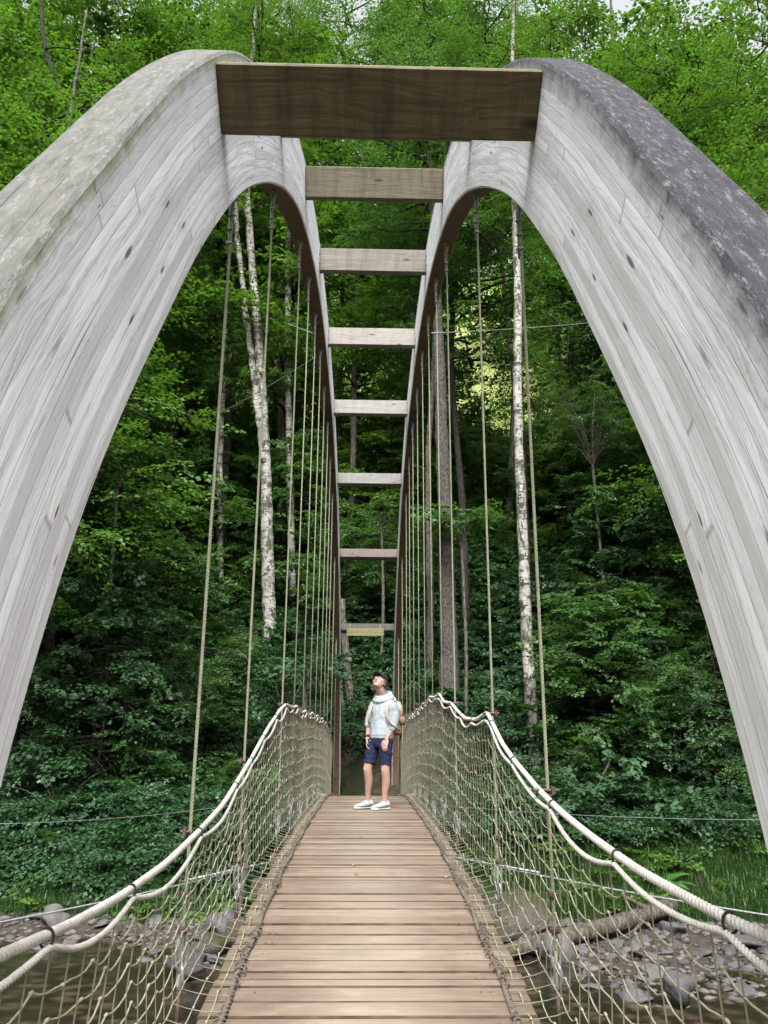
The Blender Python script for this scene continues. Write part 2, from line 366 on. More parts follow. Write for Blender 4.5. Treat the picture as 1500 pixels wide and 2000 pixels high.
# ------------------------------------------------------------------ terrain
def sstep(a, b, x): t = np.clip((x-a)/(b-a), 0, 1); return t*t*(3-2*t)
def fbm(x, y, s, o=0.):
    return (np.sin(x*1.3*s+o)+np.sin(y*1.7*s+1.3*o+1)+np.sin((x+y)*2.3*s+2+o)*.6+np.sin((x*.8-y*1.1)*3.7*s+o*2)*.4)/3.
def shore(x): return 15.3+.25*np.sin(x*1.3)-3.3*sstep(2.2, 4., x)*(1-.5*sstep(9, 16, x))-2.2*np.exp(-((x+2.2)/1.5)**2)
def height(x, y):
    x = np.asarray(x, float); y = np.asarray(y, float); s = shore(x)
    bed = -4.05+.1*fbm(x, y, 1.)
    bar = -3.63+.15*sstep(0, 1., (y-s)/np.maximum(15.6-s, .8))+.03*fbm(x, y, 3.)
    z = np.where(y > s, bar, bed+(-3.63+4.05)*sstep(-1.6, 0, y-s))
    z = z+1.57*sstep(15.4, 20.6, y)+.12*fbm(x, y, .8)*sstep(15.5, 18, y)
    hill = np.maximum(y-21.5+.9*np.sin(x*.35), 0)
    z = z+hill*.74*sstep(0, 3, hill)+.9*fbm(x, y, .22, 1.)*sstep(23, 30, y)+.35*fbm(x, y, .6, 2.)*sstep(23, 28, y)
    z = z+.28*np.maximum(np.abs(x)-14, 0)*sstep(15, 30, y)
    back = sstep(.6, -2.5, y)
    return z+back*(2.3)+np.maximum(-y-3, 0)*.55
xs = np.unique(np.r_[np.linspace(-150, -14, 35), np.linspace(-14, 14, 113), np.linspace(14, 150, 35)])
ys = np.unique(np.r_[np.linspace(-60, 0, 25), np.linspace(0, 24, 97), np.linspace(24, 150, 100)])
GX, GY = np.meshgrid(xs, ys); GZ = height(GX, GY); nx, ny = len(xs), len(ys)
ii = np.arange(nx*ny).reshape(ny, nx)
Fg = np.stack([ii[:-1, :-1], ii[:-1, 1:], ii[1:, 1:], ii[1:, :-1]], -1).reshape(-1, 4)
g = NG('forest_floor', .95, .1); P = g.coord(); S = g.sep(P); n1 = g.noise(P, .8, 6, .7); n2 = g.noise(P, 6, 6, .7)
soil = g.mix(g.ramp(n2, [(.35, 0.), (.65, 1.)]), (.022, .018, .012), (.06, .05, .032))
soil = g.mix(g.ramp(n1, [(.45, 0.), (.6, .8)]), soil, (.014, .022, .009))
mud = g.mix(g.ramp(n2, [(.35, 0.), (.65, 1.)]), (.03, .025, .02), (.075, .065, .055))
c = g.mix(g.ramp(g.math('DIVIDE', S[1], 100.), [(.160, 0.), (.168, 1.)]), mud, soil)
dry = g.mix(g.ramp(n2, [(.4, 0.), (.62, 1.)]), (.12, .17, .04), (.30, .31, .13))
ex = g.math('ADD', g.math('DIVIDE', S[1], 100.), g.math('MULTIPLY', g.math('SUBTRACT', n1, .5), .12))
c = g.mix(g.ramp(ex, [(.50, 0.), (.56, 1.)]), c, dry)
g.bump(n2, .8, .05)
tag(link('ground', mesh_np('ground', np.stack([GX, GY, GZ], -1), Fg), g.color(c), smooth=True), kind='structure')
# water
g = NG('river_water', .06, .5); g.b.inputs['Transmission Weight'].default_value = .0
n1 = g.noise(g.mapping(g.coord(), (1, 1.6, 1)), 3.5, 4); n2 = g.noise(g.coord(), 1.2, 4)
vo = g.vor(g.mapping(g.coord(), (1, 1.5, 1)), 3.2).outputs['Distance']
c = g.mix(g.ramp(vo, [(.1, 0.), (.6, 1.)]), (.075, .055, .034), (.014, .011, .008)); c = g.mix(g.ramp(n2, [(.4, 0.), (.65, .8)]), c, (.02, .018, .012))
g.bump(n1, .14, .05)
wm = g.color(c)
V = [(-150, .2, -3.6), (150, .2, -3.6), (150, 19, -3.6), (-150, 19, -3.6)]
tag(link('river_water', mesh_np('river_water', V, [(0, 1, 2, 3)]), wm), kind='structure')

# ------------------------------------------------------------------ bridge arches
LOW = [(1.28, -3.0), (1.32, -2.0), (1.38, -1.0), (1.50, -.3), (1.60, .02), (1.72, .32), (1.90, .68), (2.07, .92), (2.34, 1.30), (2.61, 1.71), (3.03, 2.22),
       (3.56, 2.81), (4.36, 3.50), (5.25, 4.16), (6.3, 4.78), (7.4, 5.22), (8.6, 5.56), (9.8, 5.75), (11.1, 5.83), (12.3, 5.78), (13.7, 5.66),
       (14.9, 5.40), (16.1, 5.02), (17.2, 4.50), (18.3, 3.80), (19.4, 2.95), (20.3, 2.15), (21.2, 1.05), (21.9, -.1), (22.4, -1.2), (22.7, -2.4)]
LC = smooth_curve(LOW, 260, 14); LC[0] = LOW[0]
TT = np.gradient(LC, axis=0); TT /= np.linalg.norm(TT, axis=1)[:, None]; NN = np.stack([-TT[:, 1], TT[:, 0]], 1)
for _ in range(6):
    q = NN.copy(); q[1:-1] = (NN[:-2]+2*NN[1:-1]+NN[2:])/4; NN = q/np.linalg.norm(q, axis=1)[:, None]
ARC = np.r_[0, np.cumsum(np.linalg.norm(np.diff(LC, axis=0), axis=1))]
DEP, XI, XO = .66, .72, .912
DEPL = .66-.068*(1-sstep(1.9, 3.7, LC[:, 0]))
XH = .81
frame = empty('timber_arch_bridge', (0, 11.5, -2.4))
tag(frame, 'pair of tall whitewashed laminated timber arches joined by cross beams like a ladder', 'bridge arch')
frame_inv = Matrix.Translation((0, -11.5, 2.4))
def arch(side, mats):
    b = .012; sec = [(XI, b), (XI+b, 0), (XO-b, 0), (XO, b), (XO, DEP-b), (XO-b, DEP), (XI+b, DEP), (XI, DEP-b)]
    # more rows across the inner face are not needed: straight in section
    n = len(LC); k = len(sec); V = np.zeros((n, k, 3))
    for j, (x, d) in enumerate(sec):
        V[:, j, 0] = side*x; dd = d if d < .1 else d-(.66-DEPL); V[:, j, 1] = LC[:, 0]+NN[:, 0]*dd; V[:, j, 2] = LC[:, 1]+NN[:, 1]*dd
    vt = [(s[1]) for s in sec]; Fs = []; mi = []; UV = []
    faceuv = {7: None}
    for i in range(n-1):
        for j in range(k):
            j2 = (j+1) % k; f = [i*k+j, i*k+j2, (i+1)*k+j2, (i+1)*k+j]
            a, c_ = sec[j], sec[j2]
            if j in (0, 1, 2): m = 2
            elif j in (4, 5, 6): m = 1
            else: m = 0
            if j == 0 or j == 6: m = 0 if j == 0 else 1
            if j in (1, 5): u1, u2 = a[0]*1., c_[0]*1.
            else: u1, u2 = a[1], c_[1]
            uvs = [(ARC[i], u1), (ARC[i], u2), (ARC[i+1], u2), (ARC[i+1], u1)]
            if side < 0: f = f[::-1]; uvs = uvs[::-1]
            Fs.append(f); mi.append(m); UV += uvs
    Fs.append(list(range(k)) if side < 0 else list(range(k))[::-1]); mi.append(0); UV += [(0, 0)]*k
    Fs.append([(n-1)*k+j for j in range(k)]); mi.append(0); UV += [(0, 0)]*k
    V = V.reshape(-1, 3)-np.array([0, 11.5, -2.4])
    me = bpy.data.meshes.new('arch'); me.from_pydata(V.tolist(), [], Fs)
    ul = me.uv_layers.new(name='UVMap'); ul.data.foreach_set('uv', np.array(UV, np.float32).ravel())
    for m in mats: me.materials.append(m)
    me.polygons.foreach_set('material_index', np.array(mi, np.int32))
    bm = bmesh.new(); bm.from_mesh(me); bmesh.ops.recalc_face_normals(bm, faces=bm.faces); bm.to_mesh(me); bm.free()
    return link('arch', me, mats, frame)
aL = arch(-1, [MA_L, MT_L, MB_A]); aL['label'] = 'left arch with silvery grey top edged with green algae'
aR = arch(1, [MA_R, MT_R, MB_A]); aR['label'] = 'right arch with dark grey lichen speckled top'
def low_at(y): return np.interp(y, LC[:, 0], LC[:, 1])
BM = [(2.93, 2.60, 2.945), (4.8, 4.26, 4.6), (6.82, 5.3, 5.70), (9.08, 5.91, 6.28), (11.43, 6.06, 6.38), (13.84, 5.86, 6.13), (16.35, 5.24, 5.50), (18.72, 4.08, 4.33), (20.67, 2.5, 2.72)]
BMI = [0, 1, 1, 2, 3, 4, 5, 6, 7]
for i, (y, z0, z1) in enumerate(BM):
    j = int(np.argmin(np.abs(LC[:, 0]+NN[:, 0]*.33-y))); th = math.atan2(TT[j, 1], TT[j, 0]); hb = .31 if i else .285
    mb = MB(); mb.box((-XI, 0, 0), (XI, .12, hb), bev=.006, mat=Matrix.Translation((0, y, z0)) @ Matrix.Rotation(th, 4, 'X'))
    mb.V = [v-np.array([0, 11.5, -2.4]) for v in mb.V]
    o = mb.build('cross_beam', BEAM[BMI[i]], frame)
for i, (y, z0, z1) in enumerate(BM):
    j = int(np.argmin(np.abs(LC[:, 0]+NN[:, 0]*.33-y))); t_, n_ = TT[j], NN[j]
    for sx in (-1, 1) if i > 2 else ():
        for k in (.07, .2):
            p = np.array([sx*XI, y+n_[0]*k-t_[0]*.05, z0+n_[1]*k-t_[1]*.05])-np.array([0, 11.5, -2.4]); mb = MB(); mb.tube([p+[sx*.004, 0, 0], p-[sx*.012, 0, 0]], .014, 6); mb.build('bolt', M_COPPER, frame)
# splice plates under the arches and bolts by the beams
for sx in (-1, 1):
    y0, y1 = 13.3, 14.5; mb = MB(); P = np.array([[sx*XH, y, low_at(y)-.006] for y in np.linspace(y0, y1, 8)])
    V = []; Fs = []
    for i, p in enumerate(P): V += [p+[-.07, 0, -.004], p+[.07, 0, -.004], p+[.07, 0, .008], p+[-.07, 0, .008]]
    for i in range(len(P)-1):
        for j in range(4): Fs.append((i*4+j, i*4+(j+1) % 4, i*4+4+(j+1) % 4, i*4+4+j))
    mb.add(np.array(V)-np.array([0, 11.5, -2.4]), Fs+[(0, 3, 2, 1), (28, 29, 30, 31)]); 
    for t in np.linspace(y0+.15, y1-.15, 5):
        mb.tube(np.array([[sx*XH+.03, t, low_at(t)-.03], [sx*XH+.03, t, low_at(t)]])-np.array([0, 11.5, -2.4]), .012, 6)
    mb.build('splice_plate', m_plain('dark_steel_plate', (.06, .06, .065), .5, .4, .3, 40, .6), frame)

# ------------------------------------------------------------------ deck
DY = [-4, 0, 1.5, 3.36, 3.7, 4.1, 4.84, 5.67, 6.98, 8.22, 9.87, 11, 12.12, 13.2, 15, 17, 19, 21, 23.2]
DZ = [-1.62, -1.36, -1.22, -1.09, -1.05, -1.02, -.965, -.925, -.90, -.90, -.93, -.95, -.985, -1.075, -1.27, -1.52, -1.80, -2.08, -2.36]
dcv = smooth_curve(np.stack([DY, DZ], 1), 300, 25)
def dz(y): return np.interp(y, dcv[:, 0], dcv[:, 1])
deck = empty('bridge_deck', (0, 9.5, -1.1)); DO = np.array([0, 9.5, -1.1])
tag(deck, 'narrow walkway of worn cross boards running up to the standing person', 'bridge deck')
mb = MB(); y = -3.8
while y < 23:
    wd = random.choice([.07, .125, .135, .14, .072]); gp = random.choice([.003, .004, .006, .008, .010, .015]); z = dz(y+wd/2)+random.uniform(-.004, .004); tl = (dz(y+wd)-dz(y))
    lo = np.array([-.665+random.uniform(-.008, .008), y, z-.035]); hi = np.array([.665+random.uniform(-.008, .008), y+wd, z])
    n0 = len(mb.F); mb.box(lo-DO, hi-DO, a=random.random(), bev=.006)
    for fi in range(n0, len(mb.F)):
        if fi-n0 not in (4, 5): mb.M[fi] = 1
    v = mb.V[-1]; v[:, 2] += (v[:, 1]+DO[1]-y-wd/2)/wd*tl
    y += wd+gp
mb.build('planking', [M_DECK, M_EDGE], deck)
mb = MB(); y = -.1
while y < 12.4:
    for x in (-.50, -.47, .47, .50):
        if random.random() < .9:
            zz = dz(y+.07)+.002; t_ = np.linspace(0, 2*math.pi, 7)[:-1]; xx = x+random.uniform(-.008, .008); mb.add(np.c_[xx+.0055*np.cos(t_), y+.07+.0055*np.sin(t_), np.full(6, zz)]-DO, [tuple(range(6))])
    y += .14
mb.build('screw_heads', M_BLACK, deck)['kind'] = 'stuff'
for sx in (-.55, .55):
    mb = MB(); P = [(sx, y, dz(y)-.035-.075) for y in np.linspace(-3.8, 23, 60)]
    V = []; Fs = []
    for p in P:
        for dx, dzz in ((-.04, -.075), (.04, -.075), (.04, .072), (-.04, .072)): V.append((p[0]+dx, p[1], p[2]+dzz))
    for i in range(59):
        for j in range(4): Fs.append((i*4+j, i*4+(j+1) % 4, i*4+4+(j+1) % 4, i*4+4+j))
    mb.add(np.array(V)-DO, Fs); mb.build('stringer', M_JOIST, deck)
HY = [2.25, 3.72, 5.23, 6.25, 7.42, 8.65, 9.88, 11.12, 12.38, 13.7, 14.95, 16.2, 18.1, 20.2]
HY = [3.72, 5.23, 7.42, 8.65, 9.88, 11.12, 12.38, 13.7, 14.95, 16.2, 18.1, 20.2]
for y in HY+[2.2, .8, 6.3]:
    mb = MB(); z = dz(y)-.26; mb.box(np.array((-.86, y-.05, z-.05))-DO, np.array((.86, y+.05, z+.07))-DO, bev=.005); mb.build('cross_joist', M_JOIST, deck)

# ------------------------------------------------------------------ handrail height tables
RLy = [-.8, .6, 1.3, 1.89, 2.2, 2.6, 3.16, 3.72, 4.33, 5.23, 6.14, 6.94, 7.42, 8.11, 8.65, 9.29, 9.88, 10.6, 11.12, 11.9, 12.38, 13.1, 13.7, 14.5, 14.95, 16.2, 17.2, 18.1, 20.2, 22.3]
RLz = [-.30, -.36, -.42, -.465, -.49, -.505, -.50, -.46, -.40, -.22, -.01, .14, .20, .185, .215, .15, .19, .14, .19, .14, .17, .11, .14, .06, .08, -.06, -.25, -.35, -.7, -1.2]
RRy = [-.8, .5, 1.2, 1.7, 1.95, 2.43, 2.9, 3.3, 3.72, 4.3, 4.69, 5.23, 5.75, 6.4, 7.0, 7.42, 8.1, 8.65, 9.2, 9.88, 10.5, 11.12, 11.8, 12.38, 13.1, 13.7, 14.95, 16.2, 18.1, 20.2, 22.3]
RRz = [-.25, -.32, -.37, -.40, -.405, -.40, -.37, -.335, -.28, -.175, -.09, .10, .055, .07, .15, .22, .25, .36, .335, .37, .31, .32, .25, .27, .19, .22, .15, .0, -.35, -.7, -1.2]
def rail_curve(sx):
    ty, tz = (RLy, RLz) if sx < 0 else (RRy, RRz)
    c = smooth_curve(np.stack([ty, tz], 1), 900, 16)
    return c
RC = {-1: rail_curve(-1), 1: rail_curve(1)}
def rz(sx, y): return np.interp(y, RC[sx][:, 0], RC[sx][:, 1])
def rx(sx, y): return sx*(XH-.035)
def hexd(P, r, nst, pitch, rs, k=6, step=None):
    """strands laid round the curve P"""
    d = np.r_[0, np.cumsum(np.linalg.norm(np.diff(P, axis=0), axis=1))]; n = int(d[-1]/(pitch/9)); t = np.linspace(0, d[-1], n)
    Q = np.stack([np.interp(t, d, P[:, i]) for i in range(3)], 1); T = np.gradient(Q, axis=0); T /= np.linalg.norm(T, axis=1)[:, None]
    up = np.array([1., 0, 0]); A = np.cross(T, up); A /= np.linalg.norm(A, axis=1)[:, None]; B = np.cross(T, A)
    out = []
    for s_ in range(nst):
        ph = t/pitch*2*math.pi+s_*2*math.pi/nst
        out.append(Q+rs*(np.cos(ph)[:, None]*A+np.sin(ph)[:, None]*B))
    return out
for sx, side in ((-1, 'left'), (1, 'right')):
    yy = np.linspace(-.7, 18.3, 500); P = np.stack([np.full_like(yy, rx(sx, 0)), yy, rz(sx, yy)], 1)
    root = empty('rope_handrail', (rx(sx, 0), -.7, rz(sx, -.7))); RO = np.array(root.location)
    tag(root, f'thick twisted white rope handrail on the {side} side of the walkway', 'rope handrail', 'rope handrails')
    mb = MB()
    for s_ in hexd(P-RO, .02, 3, .062, .0067): mb.tube(s_, .0068, 7)
    mb.build('main_rope', M_RAIL, root, True)
    # slack head rope of the net, tied up here and there
    ties = [.2]
    while ties[-1] < 17.8: ties.append(ties[-1]+random.uniform(.55, .95)*(1 if ties[-1] > 4 else 1.15))
    pts = []
    for a, b in zip(ties[:-1], ties[1:]):
        sag = random.uniform(.02, .06)*(1.15 if b-a > .7 else .8)
        for t in np.linspace(0, 1, 9)[:-1]:
            y = a+(b-a)*t; pts.append((rx(sx, y)-sx*.012, y, rz(sx, y)-.024-sag*4*t*(1-t)))
    pts = smooth_curve(pts, 900, 3); HR = pts
    mb = MB()
    for s_ in hexd(pts-RO, .012, 3, .045, .0046): mb.tube(s_, .0047, 5)
    mb.build('slack_rope', M_RAIL, root, True)
    for y in ties: mb = MB(); mb.ring(np.array((rx(sx, y), y, rz(sx, y)-.006))-RO, .017, .022, .0035, (1, 0, 0), (0, 0, 1), 12, 5); mb.build('tie', M_BLACK, root)
    # ---------------- net
    net = empty('safety_net', (sx*.62, 5, dz(5))); NO = np.array(net.location)
    tag(net, f'knotted cord net hanging from the {side} rope handrail down to the deck edge', 'net', 'side nets')
    def hz(y): return np.interp(y, HR[:, 1], HR[:, 2])
    def npt(y, s):
        """s 0 at the head rope .. 1 at the deck edge cord"""
        zt = hz(y); zb = dz(y)+.045
        if s < .78:
            q = s/.78; return np.array((sx*(XH-.045)+sx*.02*math.sin(q*3), y, zt+(zb-zt)*q))
        q = (s-.78)/.22; x0 = XH-.045; x1 = .565
        return np.array((sx*(x0+(x1-x0)*q), y, zb-.012*math.sin(q*math.pi)-.028*q))
    mb = MB(); y = .3
    while y < 18.2:
        jt = random.uniform(-.006, .006)
        st = [0, .4, .78, .84, .92, 1.]; P = np.array([npt(y+jt*(i-2)*.5, s) for i, s in enumerate(st)])
        P[1:3, 1] += random.uniform(-.008, .008)
        mb.tube(P-NO, .0023 if y < 7 else .0024, 4, cap=False); y += .125+random.uniform(-.012, .012)
    mb.build('net_string', M_STR, net)
    mb = MB()
    rows = [.09, .19, .29, .39, .49, .59, .69, .78, .86, .94]
    for ri, s in enumerate(rows):
        pts = []; y = .25+ri*.03; k = 0
        while y < 18.1:
            L = random.uniform(.19, .27); sag = random.uniform(.010, .028)
            p0 = npt(y, s); p1 = npt(min(y+L, 18.2), s); dzj = random.uniform(-.014, .014)
            for t in (0, .25, .5, .75):
                p = p0*(1-t)+p1*t; p[2] += -sag*4*t*(1-t)+(dzj if t == 0 else 0); pts.append(p)
            pts[-4:] = pts[-4:]
            mb.tube(np.array([p0+(0, -.008, dzj), p0+(0, .008, dzj)])-NO, .0052, 5); y += L
        mb.tube(np.array(pts)-NO, .0028, 5)
    mb.build('net_cord', M_CORD, net, True)
    # base cord along the boards with loops
    mb = MB(); yy = np.linspace(.4, 18, 420); P = np.stack([sx*(.567+.006*np.sin(yy*7)), yy, dz(yy)+.012], 1)
    for s_ in hexd(P-NO, .01, 2, .07, .007): mb.tube(s_, .008, 5)
    P2 = P.copy(); 
    t = np.linspace(.4, 15, 4200); ph = t*2*math.pi/.085; nz = np.sin(t*5.1)+np.sin(t*13.7)
    rr = .016+.007*nz; hx = sx*(.567)+rr*np.cos(ph)+.01*np.sin(t*9); hzv = dz(t)+.014+np.abs(rr*np.sin(ph))*.9
    mb.tube(np.stack([hx, t+.02*np.sin(ph*.37), hzv], 1)-NO, .0032, 4, cap=False)
    mb.build('edge_cord', M_BASE, net, True)

# ------------------------------------------------------------------ hanger cables
ORD = ['nearest', 'second', 'third', 'fourth', 'fifth', 'sixth', 'seventh', 'eighth', 'ninth', 'tenth', 'eleventh', 'farthest']
for sx, side in ((-1, 'left'), (1, 'right')):
    for i, y in enumerate(HY):
        zt = float(low_at(y)); zb = float(dz(y)); h = empty('hanger_cable', (sx*XH, y, zb-.26)); O = np.array(h.location)
        lb = {0: f'nearest steel hanger cable hanging from the {side} arch, thickest and outermost', 11: f'farthest thin hanger cable on the {side} arch, lowest hook by the last beams'}.get(i, f'{ORD[i]} hanger cable from the camera hanging under the {side} arch')
        tag(h, lb, 'cable', 'steel hanger cables under the arches')
        P = np.array([[sx*XH, y, zt-.09], [sx*XH, y, (zt+zb)/2], [sx*XH, y, zb+.12]])
        mb = MB()
        if i < 3:
            for s_ in hexd(P-O, .01, 3, .05, .0040): mb.tube(s_, .0047, 6)
        else: mb.tube(P-O, .0078, 6)
        mb.tube(np.array([[sx*XH, y, zb+.12], [sx*XH, y, zb-.2]])-O, .0075, 6)
        mb.build('cable', M_CABLE, h, True)
        mb = MB()     # eye hook and thimble at the arch
        mb.ring(np.array((sx*XH, y, zt-.035))-O, .024, .038, .006, (.8, .6, 0), (0, 0, 1), 14, 6); mb.tube(np.array([[sx*XH, y, zt], [sx*XH, y, zt-.02]])-O, .009, 6)
        mb.ring(np.array((sx*XH, y, zt-.10))-O, .020, .048, .005, (.6, -.8, 0), (0, 0, 1), 14, 6)
        mb.tube(np.array([[sx*XH-.014, y+.01, zt-.12], [sx*XH-.012, y+.01, zt-.42]])-O, .006, 5)
        mb.build('eye_hook', M_STEEL, h, True)
        for q in (.18, .27, .36):
            mb = MB(); z = zt-q; mb.box(np.array((sx*XH-.020, y-.013, z-.008))-O, np.array((sx*XH+.010, y+.013, z+.008))-O, bev=.003)
            for s2 in (-1, 1): mb.tube(np.array([[sx*XH-.026+.0, y+s2*.011, z+s2*.005], [sx*XH+.022, y+s2*.011, z+s2*.005]])-O, .0035, 5)
            mb.build('cable_clamp', M_STEEL, h)
        zs = zb+[.06, .1, .16, .2][i % 4] if i else zb+.16
        for q in (.14, .0):
            mb = MB(); z = zs+q+.04; mb.box(np.array((sx*XH-.022, y-.02, z-.012))-O, np.array((sx*XH+.022, y+.02, z+.012))-O, bev=.003)
            for s2 in (-1, 1): mb.tube(np.array([[sx*XH+s2*.012, y-.04, z], [sx*XH+s2*.012, y+.03, z]])-O, .006, 5)
            mb.build('rusty_clamp', M_COPPER, h)
        mb = MB()
        zr = float(rz(sx, y)); cx = rx(sx, y)
        mb.tube(np.array([[cx-.03, y-.012, zr+.004], [cx+sx*.075+.0, y-.012, zr+.004]])-O, .008, 6); mb.tube(np.array([[cx-.03, y+.012, zr+.004], [cx+sx*.075, y+.012, zr+.004]])-O, .008, 6)
        mb.box(np.array((sx*(XH+.012), y-.03, zr-.012))-O, np.array((sx*(XH+.028), y+.03, zr+.02))-O) if sx > 0 else mb.box(np.array((-XH-.028, y-.03, zr-.012))-O, np.array((-XH-.012, y+.03, zr+.02))-O)
        mb.build('rail_bolt', M_COPPER, h)
        mb = MB(); mb.ring(np.array((sx*XH, y, zs-.05))-O, .026, .07, .008, (.9, .4, 0), (0, 0, 1), 16, 6); mb.ring(np.array((sx*XH, y, zs-.14))-O, .03, .05, .009, (.5, -.85, 0), (0, 0, 1), 16, 6)
        mb.build('shackle', M_STEEL, h, True); mb = MB(); mb.tube(np.array([[sx*XH, y, zs-.18], [sx*XH, y, zb-.26]])-O, .010, 8)
        mb.build('anchor_rod', M_COPPER, h, True)

# ------------------------------------------------------------------ guy wires
def wire(name, A, B, r, label, group, sag=.0, clamps=(), fit=0):
    A = np.array(A); B = np.array(B); e = empty(name, tuple(A)); t = np.linspace(0, 1, 12)[:, None]
    tag(e, label, 'wire', group); P = (B-A)*t; P[:, 2] -= (sag*4*t*(1-t))[:, 0]
    mb = MB(); mb.tube(P, r, 6); mb.build('wire', M_STEEL, e, True)
    if fit:
        mb = MB(); d = (B-A)/np.linalg.norm(B-A)
        for k in range(7): mb.tube([d*(.05+.085*k*fit), d*(.05+.085*k*fit+.03)], r*1.9, 6)
        mb.tube([d*.0, d*.62*fit], r*1.35, 6); mb.build('grip_fitting', M_STEEL, e, True)
G = 'stay wires of the bridge'
wire('stay_wire', at(527, 1684, 6.05), at(-60, 1812, 4.6), .006, 'bright stay wire from the deck edge to the left, passing behind the left net', G, .02, fit=1.1)
wire('stay_wire', at(884, 1674, 6.05), at(1620, 1806, 4.6), .006, 'bright stay wire from the deck edge to the right, passing behind the right net', G, .02, fit=1.1)
wire('stay_wire', at(470, 1570, 12.), at(-30, 1610, 8.), .004, 'thin faint wire crossing the dark undergrowth left of the deck', G, .05)
wire('stay_wire', at(860, 1572, 12.), at(1560, 1602, 8.), .004, 'thin faint wire crossing the dark undergrowth right of the deck', G, .05)
wire('stay_wire', at(838, 651, 14.), at(1230, 622, 19.), .007, 'thin wire running right from the arch across the green canopy', G, .05, fit=.7)
wire('stay_wire', at(622, 655, 14.), at(562, 632, 15.5), .009, 'short shackled stay going left from the left arch at the pale beam', G, .0, fit=.5)
wire('stay_wire', at(627, 690, 14.5), at(420, 812, 19.), .007, 'dim stay wire slanting down left from the left arch into the trees', G, .05, fit=.5)

# ------------------------------------------------------------------ sign board on the last beam
sg = empty('sign_board', tuple(at(713, 1242, 20.6))); SO = np.array(sg.location)
tag(sg, 'weathered pale yellow board with a long crack under the farthest beam', 'sign')
g = NG('old_sign_paint', .6, .3); S = g.sep(g.coord()); n1 = g.noise(g.mapping(g.coord(), (1, 1, 4)), 4, 5, .7)
c = g.mix(g.ramp(n1, [(.4, 0.), (.7, .7)]), (.30, .26, .13), (.20, .175, .095))
wv = g.math('ADD', S[2], g.math('MULTIPLY', g.math('SUBTRACT', g.noise(g.coord(), 6, 3), .5), .05)); c = g.mix(g.ramp(g.math('ABSOLUTE', g.math('SUBTRACT', wv, .1)), [(.0, .9), (.012, 0.)]), c, (.1, .07, .04))
st = g.noise(g.mapping(g.coord(), (14, 1, 2)), 2, 4); c = g.mix(g.ramp(st, [(.6, 0.), (.7, .7)]), c, (.12, .11, .06))
mb = MB(); mb.box((-.49, -.02, .0), (.50, .02, .205), bev=.004); mb.build('board', g.color(c), sg)
mb = MB()
for x in (-.4, .4): mb.box((x-.015, -.024, .18), (x+.015, .024, .30), bev=.002)
mb.build('hanger_strap', M_STEEL, sg)


# ------------------------------------------------------------------ foliage kit
def spray(nl, leaf, wid, seed, width=.42, droop=.12):
    """flat fan of leaves along a twig of length 1 (x forward, z up): (n,4,3)"""
    r = np.random.default_rng(seed); out = []
    for i in range(nl):
        t = r.uniform(.08, 1.); side = r.choice([-1, 1]); off = abs(r.normal(0, .5))*width*(1.15-t)*1.2
        b = np.array([t, side*off, -droop*t*t-.25*off*off+r.normal(0, .025)])
        az = side*r.uniform(.3, 1.4)+r.normal(0, .3); L = leaf*r.uniform(.7, 1.25); W = wid*L
        d = np.array([math.cos(az), math.sin(az), r.normal(-.25, .25)]); d /= np.linalg.norm(d)
        nrm = np.array([r.normal(0, .35), r.normal(0, .35), 1.]); s_ = np.cross(nrm, d); s_ /= np.linalg.norm(s_); n_ = np.cross(d, s_)
        f = r.uniform(.0, .22)*W
        out.append([b, b+d*L*.45+s_*W*.5+n_*f, b+d*L, b+d*L*.45-s_*W*.5+n_*f])
    return np.array(out)
def make_sprays(nl, leaf, wid, k=10, **kw): return [spray(nl, leaf, wid, 100+i+nl, **kw) for i in range(k)]
SP_BIG = make_sprays(46, .13, .75)
SP_MED = make_sprays(54, .095, .72)
SP_SML = make_sprays(70, .062, .7, width=.5, droop=.3)
def assemble(temps, P, az, pitch, roll, sc, r=rng, leafscale=1.):
    """place spray templates; returns V (n*4,3), F, tint"""
    P = np.asarray(P, float); n = len(P); Vs = []; As = []
    which = r.integers(0, len(temps), n)
    ca, sa, cp, sp_, cr, sr = np.cos(az), np.sin(az), np.cos(pitch), np.sin(pitch), np.cos(roll), np.sin(roll)
    X = np.stack([ca*cp, sa*cp, sp_], 1); Y0 = np.stack([-sa, ca, np.zeros(n)], 1); Z0 = np.cross(X, Y0)
    Y = Y0*cr[:, None]+Z0*sr[:, None]; Z = np.cross(X, Y)
    for k in range(len(temps)):
        m = np.where(which == k)[0]
        if not len(m): continue
        T = temps[k].reshape(-1, 3)
        c0 = np.repeat(temps[k][:, :1], 4, 1).reshape(-1, 3)
        s = np.broadcast_to(sc, (n,))[m]
        # twig positions scale, leaves keep their size
        pos = c0[None]*s[:, None, None]+(T-c0)[None]*leafscale
        W = P[m][:, None]+pos[..., :1]*X[m][:, None]+pos[..., 1:2]*Y[m][:, None]+pos[..., 2:]*Z[m][:, None]
        Vs.append(W.reshape(-1, 3)); base = r.uniform(0, 1, len(m))
        As.append(np.clip(base[:, None]*.5+r.uniform(0, .5, (len(m), len(temps[k]))), 0, 1).ravel())
    V = np.concatenate(Vs); F_ = np.arange(len(V)).reshape(-1, 4)
    return V, F_, np.concatenate(As)
def leaf_obj(name, parts, mat, parent=None, origin=(0, 0, 0)):
    V = np.concatenate([p[0] for p in parts])-np.array(origin); A = np.concatenate([p[2] for p in parts])
    o = link(name, mesh_np(name, V, np.arange(len(V)).reshape(-1, 4), attr=A), mat, parent)
    return o
